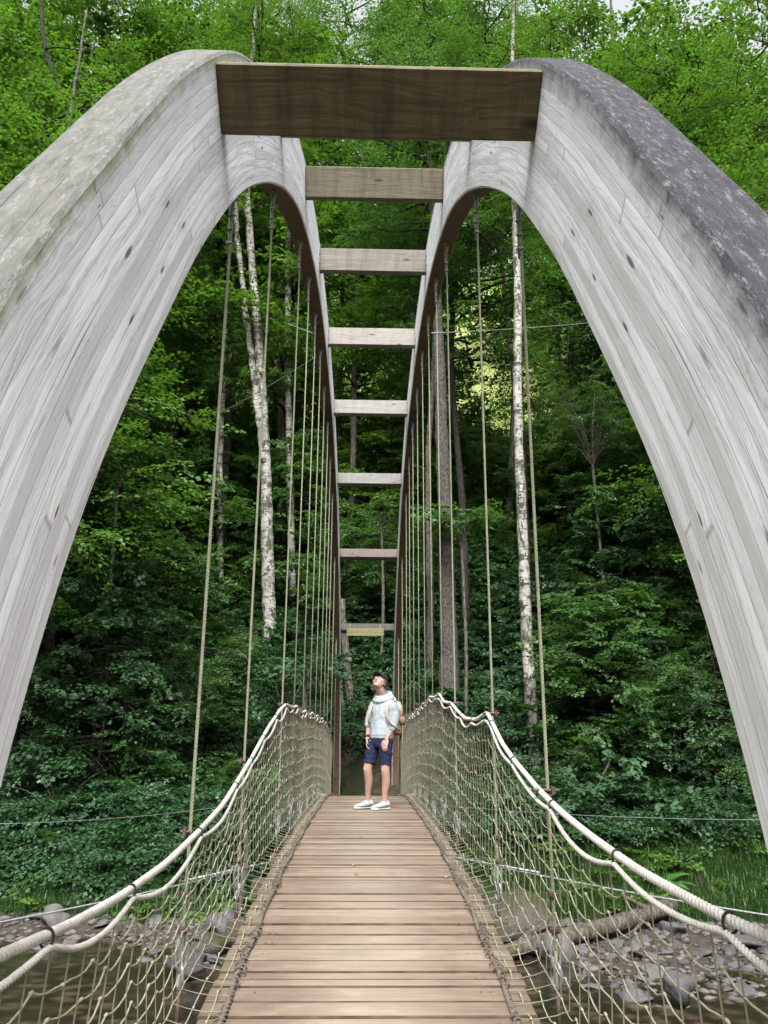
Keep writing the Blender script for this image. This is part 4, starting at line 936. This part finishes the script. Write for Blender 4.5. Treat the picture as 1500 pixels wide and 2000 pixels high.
def stone_mesh(seed, flat=.55, sub=3, rough=.28):
    bm = bmesh.new(); bmesh.ops.create_icosphere(bm, subdivisions=sub, radius=1); o = Vector((seed*7.3, seed*1.9, 0))
    for v in bm.verts:
        p = v.co.copy(); d = 1+rough*noise.noise(p*1.1+o)*1.6+rough*.5*noise.noise(p*2.7+o)+.04*noise.noise(p*8+o)
        # flattened facets
        for k in range(5):
            nrm = Vector((math.sin(seed+k*2.1), math.cos(seed*1.7+k*1.3), math.sin(k*3.7+seed*.6))).normalized(); q = p.dot(nrm)
            if q > .62: d = min(d, d*(.62/q)**.8)
        v.co = p*d; v.co.z *= flat
    me = bpy.data.meshes.new('stone'); bm.to_mesh(me); bm.free(); me.polygons.foreach_set('use_smooth', np.ones(len(me.polygons), bool)); return me
SM = [stone_mesh(i, .45+.08*(i % 4)) for i in range(8)]
for m in SM: m.materials.append(M_STONE)
def stone(label, px, py, y, sx, mat=None, rz_=0., tilt=0., seed=0, group=None, zoff=.0, fl=1.):
    c = at(px, py, y); me = SM[seed % 8]; o = bpy.data.objects.new('boulder' if sx > .3 else 'river_stone', me); col.objects.link(o)
    if mat: o.material_slots[0].link = 'OBJECT'; o.material_slots[0].material = mat
    o.location = (c[0], c[1], float(height(c[0], c[1]))+sx*.3*fl+zoff); o.scale = (sx, sx*.85, sx*fl); o.rotation_euler = (tilt, tilt*.4, rz_); tag(o, label, 'boulder' if sx > .3 else 'stone', group); return o
stone('large mossy boulder beside the log under the right net', 1010, 1790, 15.0, .80, M_MOSS, .4, .1, 1, fl=1.35)
stone('grey slab leaning against the mossy boulder', 1062, 1790, 14.6, .45, M_STONE, 1.2, .5, 2, fl=1.0)
stone('smooth pale round boulder at the root end of the log', 1085, 1830, 13.9, .36, M_STONE, .3, 0, 3, fl=1.2)
stone('pale blue grey boulder close to the deck edge on the right', 945, 1735, 15.6, .45, M_STONE, .5, .2, 5, fl=1.3)
stone('squat mossy boulder at the waterline left of the deck', 415, 1850, 14.0, .42, M_MOSS, .5, .1, 4, fl=1.1)
stone('pale boulder behind the waterline boulder left of the deck', 440, 1805, 15.0, .38, M_STONE, 1.5, .1, 6, fl=1.2)
stone('flat pale rock in the shallow water left of the deck', 360, 1890, 12.9, .32, M_STONE, .2, 0, 2, fl=.9, zoff=.25)
stone('dark rounded rock on the left shore near the edge of the picture', 105, 1810, 15.7, .32, M_STONE, 0, 0, 7)
stone('tan upright stone standing in the shallow water at right', 1330, 1965, 11.6, .26, M_STONE, .4, .8, 5, fl=1.2, zoff=.2)
rs = np.random.default_rng(77); cnt = 0
zones = [((2.2, 9.5), (12.0, 16.2), 190), ((-8.5, -1.2), (13.2, 16.3), 90)]
for (xa, xb), (ya, yb), n in zones:
    k = 0
    while k < n:
        x = rs.uniform(xa, xb); y = rs.uniform(ya, yb); s = float(shore(x))
        if y < s-.5-.9*rs.uniform()**2: continue
        z = float(height(x, y)); z = max(z, -3.66); r_ = float(np.clip(rs.lognormal(-2.15, .42), .06, .30))*(1 if xa > 0 else .9)
        o = bpy.data.objects.new('river_stone', SM[int(rs.integers(8))]); col.objects.link(o); o.location = (x, y, z+r_*.15); o.scale = (r_*rs.uniform(.9, 1.4), r_, r_*rs.uniform(.45, .85)); o.rotation_euler = (rs.normal(0, .25), rs.normal(0, .25), rs.uniform(0, 6.28))
        right = xa > 0; tag(o, 'grey river stone lying among the others on the gravel bar at right' if right else 'grey river stone lying along the left shoreline', 'stone', 'loose stones on the gravel bar' if right else 'loose stones along the left shore'); k += 1
def gravel():
    r = np.random.default_rng(8); n = 9000; x = r.uniform(-14, 14, n); y = r.uniform(11.5, 16.6, n); m = (y > shore(x)-.25) & ((np.abs(x) > .2)); x, y = x[m], y[m]; n = len(x); z = np.maximum(height(x, y), -3.65)
    s = np.clip(r.lognormal(-3.1, .4, n), .02, .10); bm = bmesh.new(); bmesh.ops.create_icosphere(bm, subdivisions=1, radius=1); T = np.array([v.co[:] for v in bm.verts]); Fc = np.array([[v.index for v in f.verts] for f in bm.faces]); bm.free()
    T = T*(1+r.normal(0, .16, (len(T), 1))); a = r.uniform(0, 6.28, n); ca, sa = np.cos(a), np.sin(a); sx_ = s*r.uniform(.8, 1.5, n)
    X = T[None, :, 0]*sx_[:, None]; Y = T[None, :, 1]*s[:, None]; Z = T[None, :, 2]*(s*.5)[:, None]
    V = np.stack([X*ca[:, None]-Y*sa[:, None]+x[:, None], X*sa[:, None]+Y*ca[:, None]+y[:, None], Z+z[:, None]+.005], -1)
    Fs = (Fc[None]+(np.arange(n)*len(T))[:, None, None]).reshape(-1, 3)
    g = NG('gravel', .85, .2); a_ = g.attr(); n1 = g.noise(g.coord(), 9, 4); c = g.ramp(a_, [(0, (.035, .03, .03)), (.4, (.07, .065, .065)), (.8, (.11, .10, .095)), (1, (.14, .12, .10))]); c = g.mix(g.ramp(n1, [(.4, 0.), (.7, .4)]), c, (.07, .06, .055))
    tag(link('gravel', mesh_np('gravel', V, Fs, 3, np.repeat(r.uniform(0, 1, n), len(Fc))), g.color(c)), 'small grey gravel filling between the river stones', 'gravel', kind='stuff')
gravel()
# driftwood
lg = empty('fallen_log', tuple(at(1000, 1850, 13.9))); LO = np.array(lg.location); tag(lg, 'fallen bare tree trunk lying across the stones at the right bank', 'log')
def L_(pts): return np.array([at(*p) for p in pts])-LO
mb = MB(); mb.tube(smooth_curve(L_([(985, 1862, 13.7), (1040, 1842, 13.9), (1110, 1828, 14.2), (1190, 1808, 14.6), (1250, 1790, 15.1), (1310, 1768, 15.7)]), 24, 2), np.linspace(.115, .155, 24)*(1+rng.normal(0, .04, 24)), 12); mb.build('trunk', M_WOODD, lg, True)
for pts, r_ in (([(1270, 1782, 15.2), (1250, 1768, 15.1), (1222, 1752, 15.0)], .07), ([(1255, 1800, 15.0), (1235, 1822, 14.6), (1200, 1836, 14.4)], .035), ([(1000, 1852, 13.9), (1030, 1822, 14.0), (1070, 1800, 14.4)], .04), ([(1010, 1846, 13.9), (1050, 1812, 14.1), (1110, 1806, 14.6), (1150, 1816, 14.6)], .045), ([(990, 1835, 13.9), (1008, 1818, 14.0), (1035, 1812, 14.2)], .03), ([(1150, 1815, 14.4), (1172, 1805, 14.5), (1200, 1803, 14.7)], .03)):
    mb = MB(); q = smooth_curve(L_(pts), 9, 1); mb.tube(q, np.linspace(r_, r_*.45, 9), 7); mb.build('branch', M_WOODD, lg, True)

lf = np.random.default_rng(12); mb = MB()
for i in range(26):
    x, y = lf.uniform(-.62, .62), lf.uniform(3, 11.5); z = float(dz(y))+.008; a = lf.uniform(0, 6.28); s = lf.uniform(.012, .026); c_, s_ = math.cos(a), math.sin(a)
    V = [(x+s*(u*c_-v*s_), y+s*(u*s_+v*c_), z+h) for u, v, h in ((-1, 0, 0), (0, .45, .004), (1, 0, .002), (0, -.45, .005))]; mb.add(V, [(0, 1, 2, 3)], float(lf.uniform()))
g = NG('fallen_leaf', .7, .2); tag(mb.build('leaf_litter', g.color(g.ramp(g.attr(), [(0, (.16, .10, .04)), (.6, (.22, .19, .05)), (1, (.25, .32, .05))]))), 'small fallen leaves scattered on the walkway boards', 'leaf litter', kind='stuff')

# ------------------------------------------------------------------ the person
PS = .935; PO = at(742, 1583, 9.55); PZ = float(dz(9.55))+.003; PORG = np.array([PO[0], 9.55, PZ])
def q(zx, zz, Y=0.): return np.array([(zx-660)*.00131, Y, (1838-zz)*.00131])
Fd = np.array([-.55, -.83, 0.]); Fd /= np.linalg.norm(Fd); Rt = np.array([Fd[1], -Fd[0], 0.])   # facing, her right hand side
UP = np.array([0, 0, 1.])
def loft(mb, rings, n=20, m=0):
    """rings: (centre, axis1*r1, axis2*r2)"""
    an = np.linspace(0, 2*math.pi, n, endpoint=False); V = []; k = len(rings)
    for c, a, b in rings: V.append(np.array(c)+np.cos(an)[:, None]*a+np.sin(an)[:, None]*b)
    V = np.concatenate(V); Fs = []
    for i in range(k-1):
        for j in range(n): Fs.append((i*n+j, i*n+(j+1) % n, (i+1)*n+(j+1) % n, (i+1)*n+j))
    Fs.append(tuple(range(n))[::-1]); Fs.append(tuple((k-1)*n+j for j in range(n))); mb.add(V, Fs, 0, m)
def limb(mb, pts, rad, n=14, steps=26):
    P = np.array(pts, float); d = np.r_[0, np.cumsum(np.linalg.norm(np.diff(P, axis=0), axis=1))]; Q = smooth_curve(P, steps, 2); mb.tube(Q, np.interp(np.linspace(0, d[-1], steps), d, rad), n)
def ell(mb, c, a, b, cc, n=16, k=10):
    """ellipsoid with axes a, b, cc (vectors)"""
    rings = []
    for i in range(k+1):
        t = -math.pi/2+math.pi*(i+.001)/(k+.002); rings.append((np.array(c)+np.array(cc)*math.sin(t), np.array(a)*max(.02, math.cos(t)), np.array(b)*max(.02, math.cos(t))))
    loft(mb, rings, n)
def remesh(o, vs, disp=0., scale=.1, sm=4):
    bm = bmesh.new(); bm.from_mesh(o.data); bmesh.ops.recalc_face_normals(bm, faces=bm.faces); bm.to_mesh(o.data); bm.free()
    r = o.modifiers.new('remesh', 'REMESH'); r.mode = 'VOXEL'; r.voxel_size = vs; r.use_smooth_shade = True
    s = o.modifiers.new('smooth', 'SMOOTH'); s.iterations = sm; s.factor = .5
    if disp:
        t = bpy.data.textures.new('folds', 'CLOUDS'); t.noise_scale = scale; t.noise_depth = 2
        d = o.modifiers.new('folds', 'DISPLACE'); d.texture = t; d.strength = disp; d.mid_level = .5; d.texture_coords = 'LOCAL'
g = NG('skin', .55, .35); n1 = g.noise(g.coord(), 7, 4); S = g.sep(g.coord()); g.b.inputs['Subsurface Weight'].default_value = .12; g.b.inputs['Subsurface Radius'].default_value = (.01, .004, .002)
M_SKIN = g.color(g.ramp(n1, [(.3, (.33, .195, .155)), (.7, (.40, .25, .205))]))
g = NG('hoodie_fabric', .9, .1); n1 = g.noise(g.coord(), 9, 4); n2 = g.noise(g.coord(), 300, 2); g.bump(n2, .3, .002); M_HOOD = g.color(g.ramp(n1, [(.3, (.28, .325, .35)), (.7, (.36, .405, .43))]))
g = NG('navy_shorts', .85, .15); n1 = g.noise(g.coord(), 10, 4); M_SHORT = g.color(g.ramp(n1, [(.3, (.010, .013, .036)), (.7, (.018, .023, .055))]))
M_CAP = m_plain('black_cap_fabric', (.014, .014, .016), .85); M_HAIR = m_plain('dark_brown_hair', (.045, .028, .02), .6, .4, .5, 90)
M_SHOE = m_plain('shoe_mesh', (.36, .37, .365), .7, .3, .25, 80); M_SHOE2 = m_plain('shoe_grey', (.13, .135, .135), .6, .3, .3, 60); M_SOLE = m_plain('shoe_sole', (.42, .41, .37), .6, .3, .15, 60); M_SOLE2 = m_plain('shoe_dark_sole', (.08, .06, .05), .7)
M_BAG = m_plain('tan_canvas', (.22, .14, .085), .85, .15, .25, 50); M_BAG2 = m_plain('cream_canvas', (.34, .30, .22), .85, .15, .15, 50); M_BAG3 = m_plain('brown_leather', (.13, .06, .04), .5, .4)
pr = empty('person', tuple(PORG)); pr.scale = (PS, PS, PS); tag(pr, 'person in black cap, white hoodie and navy shorts standing on the walkway looking up', 'person')
mb = MB()
# legs  (her right leg is the one at the left of the picture)
def foot_dir(a, b): v = np.array([a, b, 0.]); return v/np.linalg.norm(v)
D1, D2 = foot_dir(-.90, -.44), foot_dir(-.84, -.54)
hipR, kneeR, ankR = q(612, 1180, .06), q(540, 1476, .0), q(546, 1742, .07)
hipL, kneeL, ankL = q(712, 1180, -.05), q(710, 1478, -.09), q(702, 1752, -.05)
for h_, k_, a_, D_ in ((hipR, kneeR, ankR, D1), (hipL, kneeL, ankL, D2)):
    cf = k_*.62+a_*.38-D_*.018
    limb(mb, [h_, h_*.5+k_*.5, k_+D_*.006, cf, k_*.2+a_*.8, a_, a_-[0, 0, .05]], [.082, .074, .054, .053, .036, .034, .036])
    ell(mb, k_+D_*.03-[0, 0, .0], np.array([.03, 0, 0]), np.array([0, .03, 0]), np.array([0, 0, .042]))
    limb(mb, [a_-[0, 0, .06]-D_*.03, a_-[0, 0, .08]+D_*.06, a_-[0, 0, .1]+D_*.13], [.036, .034, .022], steps=8)
# torso, shoulders, neck
tc = lambda zz, zx=688: q(zx, zz)
loft(mb, [(tc(1230, 668), Rt*.13, Fd*.095), (tc(1140, 678), Rt*.135, Fd*.09), (tc(1040, 684), Rt*.125, Fd*.09), (tc(940, 690), Rt*.15, Fd*.105), (tc(870, 694), Rt*.165, Fd*.085), (tc(835, 692), Rt*.12, Fd*.06), (tc(815, 690), Rt*.06, Fd*.05)])
HC = q(647, 664, -.055); HS = 1.12; hf = np.array([-.36, -.74, .57]); hf /= np.linalg.norm(hf); hr = np.cross(hf, UP); hr /= np.linalg.norm(hr); hu = np.cross(hr, hf)
limb(mb, [tc(850, 690)+[0, .0, 0], tc(790, 678)+[0, -.02, 0], HC-hu*.06-hf*.02], [.066, .058, .058], steps=12)
# head: skull, jaw, chin, nose, brow, lips, ears
ell(mb, HC+hu*.022-hf*.012, hr*.080, hf*.098, hu*.096, 20, 14)
ell(mb, HC-hu*.035+hf*.022, hr*.066, hf*.072, hu*.072, 18, 12)
ell(mb, HC-hu*.082+hf*.060, hr*.032, hf*.026, hu*.022)
limb(mb, [HC+hu*.018+hf*.090, HC-hu*.012+hf*.105, HC-hu*.022+hf*.113], [.008, .011, .014], 8, 8); ell(mb, HC-hu*.026+hf*.103, hr*.019, hf*.012, hu*.009)
for s_ in (-1, 1):
    ell(mb, HC+hr*s_*.075-hu*.01-hf*.012, hr*.010, hf*.018, hu*.030); ell(mb, HC+hr*s_*.03+hu*.036+hf*.076, hr*.022, hf*.010, hu*.007); ell(mb, HC+hr*s_*.043-hu*.022+hf*.062, hr*.020, hf*.018, hu*.020)
# arms and hands
shR, elR, wrR = q(592, 870, .085), q(556, 1040, .09), q(533, 1185, .03)
shL, elL, wrL = q(778, 875, -.075), q(785, 1065, -.05), q(716, 1192, -.15)
def hand(wr, dirv_, palmn, thumbside, curl):
    d = np.array(dirv_, float); d /= np.linalg.norm(d); pn = np.array(palmn, float); pn -= d*(pn@d); pn /= np.linalg.norm(pn); sd_ = np.cross(d, pn)*thumbside
    ell(mb, wr+d*.052, sd_*.041, pn*.016, d*.056)
    for i, (o_, L) in enumerate(((.030, .072), (.010, .080), (-.010, .075), (-.029, .060))):
        b = wr+d*.09+sd_*o_; k1 = b+d*L*.42+pn*L*.10*curl; k2 = k1+d*L*.30+pn*L*.28*curl; k3 = k2+d*L*.12+pn*L*.30*curl
        mb.tube(np.array([b-d*.02, b, k1, k2, k3]), [.0095, .0093, .0085, .0078, .006], 8)
    b = wr+d*.03+sd_*.032; mb.tube(np.array([b, b+d*.025+sd_*.022+pn*.008, b+d*.052+sd_*.030+pn*.018, b+d*.072+sd_*.027+pn*.026]), [.013, .0115, .0098, .007], 8)
for sh, el, wr, D_, ts in ((shR, elR, wrR, (-.05, -.25, -1), 1), (shL, elL, wrL, (-.22, -.35, -1), -1)):
    limb(mb, [sh, sh*.5+el*.5, el, el*.6+wr*.4, wr, wr+np.array(D_)*.02], [.052, .045, .038, .037, .025, .026])
    hand(wr, D_, (.5, .85, .1) if ts < 0 else (.95, -.2, 0), ts, 1.)
body = mb.build('body', M_SKIN, pr, True); remesh(body, .0045, sm=2)
# eyes, brows and mouth
for s_ in (-1, 1):
    mb = MB(); ell(mb, HC+hr*s_*.031+hu*.018+hf*.083, hr*.013, hf*.009, hu*.0065, 12, 8); e_ = mb.build('eye', m_plain('eye_white', (.6, .58, .55), .3), pr, True)
    mb = MB(); ell(mb, HC+hr*s_*.031+hu*.020+hf*.0905, hr*.005, hf*.003, hu*.005, 10, 6); mb.build('iris', m_plain('iris_brown', (.03, .02, .015), .2), e_, True)
    mb = MB(); mb.tube([HC+hr*s_*.014+hu*.039+hf*.094, HC+hr*s_*.03+hu*.044+hf*.091, HC+hr*s_*.046+hu*.038+hf*.081], [.0028, .0032, .002], 6); mb.build('eyebrow', M_HAIR, pr)
mb = MB(); mb.tube([HC-hr*.022-hu*.050+hf*.087, HC-hu*.048+hf*.0955, HC+hr*.022-hu*.050+hf*.087], [.003, .0055, .003], 6); mb.build('lips', m_plain('lips', (.42, .16, .14), .4), pr, True)
# hair under the cap, side wisps and tied back
mb = MB(); ell(mb, HC+hu*.026-hf*.030, hr*.092, hf*.090, hu*.098, 18, 12); ell(mb, HC-hu*.02-hf*.075, hr*.060, hf*.04, hu*.05)
for s_ in (-1, 1): limb(mb, [HC+hr*s_*.078+hu*.03+hf*.02, HC+hr*s_*.088-hu*.01+hf*.0, HC+hr*s_*.092-hu*.07-hf*.02], [.012, .015, .005], 8, 10)
limb(mb, [HC-hf*.09-hu*.02, HC-hf*.125-hu*.05-[0, 0, .03], HC-hf*.11-[0, 0, .13]], [.022, .028, .008], 10, 12)
hair = mb.build('hair', M_HAIR, pr, True); remesh(hair, .006, .012, .02, 1)
# cap
mb = MB(); rings = []
for i in range(9):
    t = math.pi/2*i/8; rings.append((HC+hu*(.040+.088*math.sin(t))-hf*.012, hr*.095*max(.05, math.cos(t)), hf*.110*max(.05, math.cos(t))))
loft(mb, rings, 24); capo = mb.build('cap', M_CAP, pr, True)
mb = MB(); V = []; Fs = []
for i, t in enumerate(np.linspace(-1, 1, 11)):
    a = t*1.05; inn = HC-hf*.012+hu*.046+hf*.100*math.cos(a)+hr*.084*math.sin(a); L = .075*math.sqrt(max(0, 1-t*t))+.004; out = inn+hf*L+hu*(.004-.022*t*t)
    for p in (inn, out): V += [p, p+hu*.004]
for i in range(10):
    a = i*4; Fs += [(a, a+2, a+6, a+4), (a+1, a+5, a+7, a+3), (a+2, a+3, a+7, a+6), (a, a+4, a+5, a+1)]
mb.add(V, Fs+[(0, 1, 3, 2), (40, 42, 43, 41)]); mb.build('brim', M_CAP, capo, True)
# hoodie
mb = MB()
loft(mb, [(q(672, 1192), Rt*.150, Fd*.118), (q(673, 1168), Rt*.155, Fd*.122), (q(676, 1155), Rt*.160, Fd*.132), (q(680, 1100), Rt*.162, Fd*.13), (q(686, 1000), Rt*.158, Fd*.126), (q(690, 920), Rt*.168, Fd*.126), (q(693, 872), Rt*.170, Fd*.11), (q(693, 838), Rt*.135, Fd*.09), (q(691, 815), Rt*.08, Fd*.07)], 28)
limb(mb, [shR+[.02, 0, .02], shR*.5+elR*.5-[.008, 0, 0], elR-[.002, 0, 0], q(547, 1072, .075)], [.060, .060, .062, .052])
limb(mb, [shL+[-.01, 0, .02], shL*.5+elL*.5+[.012, 0, 0], elL+[.0, 0, .01], q(762, 1098, -.085)], [.064, .064, .066, .056])
for c_, n_ in ((q(547, 1070, .072), np.array([-.1, -.35, -1])), (q(757, 1102, -.09), np.array([-.45, -.5, -.8]))):
    n_ = n_/np.linalg.norm(n_); a_ = np.cross(n_, [0, 1, 0]); a_ /= np.linalg.norm(a_); b_ = np.cross(n_, a_); mb.ring(c_, .040, .040, .016, a_, b_, 16, 8); mb.ring(c_+n_*.018, .036, .036, .012, a_, b_, 16, 8)
# hood: thick folded ring round the neck and the bag of it behind
t = np.linspace(0, 2*math.pi, 28, endpoint=False)
ringp = tc(788, 686)[None]+np.cos(t)[:, None]*Rt*.088+np.sin(t)[:, None]*Fd*.088+(-np.sin(t)*.036)[:, None]*UP+[0, .01, .0]
mb.tube(ringp, .034, 10, closed=True); ringp2 = ringp*1.; ringp2[:, 2] -= .035; ringp2 = ringp2+(ringp2-tc(800, 686))*[.22, .22, 0]; mb.tube(ringp2, .032, 10, closed=True)
ell(mb, tc(835, 690)-Fd*.135, Rt*.11, Fd*.055, UP*.075)
hd = mb.build('hoodie', M_HOOD, pr, True); remesh(hd, .006, .016, .09, 3)
for s_, l_ in ((-1, .13), (1, .15)):
    mb = MB(); p = tc(838, 686)+Fd*.125+Rt*s_*.03; mb.tube([p, p+Fd*.012-UP*l_*.5, p+Fd*.020-UP*l_], .0032, 6); mb.build('drawstring', M_HOOD, hd)
# shorts
mb = MB()
loft(mb, [(q(672, 1160), Rt*.142, Fd*.110), (q(670, 1200), Rt*.147, Fd*.115), (q(668, 1245), Rt*.150, Fd*.117), (q(668, 1275), Rt*.13, Fd*.10)], 24)
limb(mb, [hipR-[0, 0, .02], hipR*.5+kneeR*.5, q(553, 1432, .01)], [.090, .085, .074]); limb(mb, [hipL-[0, 0, .02], hipL*.5+kneeL*.5, q(708, 1440, -.08)], [.094, .085, .073])
st = mb.build('shorts', M_SHORT, pr, True); remesh(st, .007, .022, .05, 2)
# bracelet
mb = MB(); mb.ring(wrR-[0, 0, -.012], .027, .027, .006, (1, 0, 0), (0, .95, -.25), 16, 6); mb.ring(wrR-[0, 0, -.026], .028, .028, .004, (1, 0, 0), (0, .95, -.25), 16, 6); mb.build('bracelet', M_BLACK, pr)
# shoes
for ak, D_ in ((ankR, D1), (ankL, D2)):
    S_ = np.cross(D_, UP); b = np.array([ak[0], ak[1], 0.]); mb = MB()
    pr_ = [(-.078, .018, .03, .030), (-.068, .032, .05, .062), (-.045, .038, .05, .088), (-.01, .038, .052, .098), (.03, .040, .046, .084), (.07, .043, .038, .062), (.115, .047, .032, .048), (.15, .042, .028, .040), (.178, .026, .024, .032), (.188, .01, .02, .024)]
    loft(mb, [(b+D_*x+UP*(.018+h*.5), S_*w_, UP*h*.5) for x, w_, _, h in pr_], 18); up_ = mb.build('shoe', M_SHOE, pr, True)
    mb = MB(); loft(mb, [(b+D_*x*1.03+UP*.013, S_*(w_+.006), UP*.014) for x, w_, _, h in pr_], 18); mb.build('sole', M_SOLE, up_, True)
    mb = MB(); loft(mb, [(b+D_*x*1.02+UP*.004, S_*(w_+.003), UP*.006) for x, w_, _, h in pr_], 14); mb.build('outsole', M_SOLE2, up_, True)
    mb = MB()
    for k in range(4): x = .01+.026*k; hh = .118-.021*k; mb.tube([b+D_*(x-.004)+S_*.03+UP*(hh-.022), b+D_*x+UP*(hh+.002), b+D_*(x+.004)-S_*.03+UP*(hh-.022)], .004, 5)
    mb.build('laces', M_SOLE, up_)
    mb = MB()
    for s_ in (-1, 1): mb.tube([b+D_*-.05+S_*s_*.041+UP*.055, b+D_*.01+S_*s_*.044+UP*.045, b+D_*.07+S_*s_*.046+UP*.035, b+D_*.12+S_*s_*.045+UP*.032], [.006, .009, .009, .005], 6)
    mb.build('overlay', M_SHOE2, up_)
# backpack carried on the back
bp = empty('backpack', tuple(PORG+(tc(1150, 690)-Fd*.2)*PS)); bp.scale = (PS, PS, PS); BO = tc(1150, 690)-Fd*.2
tag(bp, 'tan and cream canvas backpack worn by the person, seen edge-on behind the arm', 'backpack')
mb = MB(); bc = tc(1000, 694)-Fd*.205
loft(mb, [(bc-BO-UP*.205, Rt*.10, Fd*.05), (bc-BO-UP*.19, Rt*.135, Fd*.075), (bc-BO-UP*.05, Rt*.145, Fd*.088), (bc-BO+UP*.10, Rt*.14, Fd*.08), (bc-BO+UP*.18, Rt*.11, Fd*.06), (bc-BO+UP*.20, Rt*.05, Fd*.03)], 22); o = mb.build('bag', M_BAG, bp, True); remesh(o, .008, .02, .06)
mb = MB(); loft(mb, [(bc-BO+UP*.02-Fd*.03, Rt*.148, Fd*.08), (bc-BO+UP*.12-Fd*.012, Rt*.146, Fd*.085), (bc-BO+UP*.205, Rt*.115, Fd*.066), (bc-BO+UP*.222, Rt*.05, Fd*.03)], 22); mb.build('flap', M_BAG2, bp, True)
mb = MB(); ell(mb, bc-BO-UP*.03-Rt*.155, Rt*.035, Fd*.06, UP*.055); mb.build('side_pocket', M_BAG, bp, True)
mb = MB(); loft(mb, [(bc-BO-UP*.215, Rt*.11, Fd*.06), (bc-BO-UP*.15, Rt*.140, Fd*.082)], 22); mb.build('base_panel', M_BAG3, bp, True)
for s_ in (-1, 1):
    c0_ = tc(1000, 690)+Rt*s_*.105; mb = MB(); P = [c0_-Fd*.13+UP*.20, c0_-Fd*.03+UP*.222+Rt*s_*.01, c0_+Fd*.09+UP*.165+Rt*s_*.015, c0_+Fd*.145+UP*.05+Rt*s_*.022, c0_+Fd*.12-UP*.06+Rt*s_*.045, c0_-Fd*.02-UP*.13+Rt*s_*.085, c0_-Fd*.15-UP*.16+Rt*s_*.05]
    mb.tube(smooth_curve(P, 26, 2)-BO, .018, 10, flat=.5); mb.build('shoulder_strap', M_BAG2, bp, True)
mb = MB(); p = bc-BO-Rt*.15+UP*.02; mb.tube([p, p+[.01, -.01, -.12], p+[0, -.02, -.26], p+[.005, -.02, -.33]], .004, 5); mb.build('cord', M_BAG2, bp)
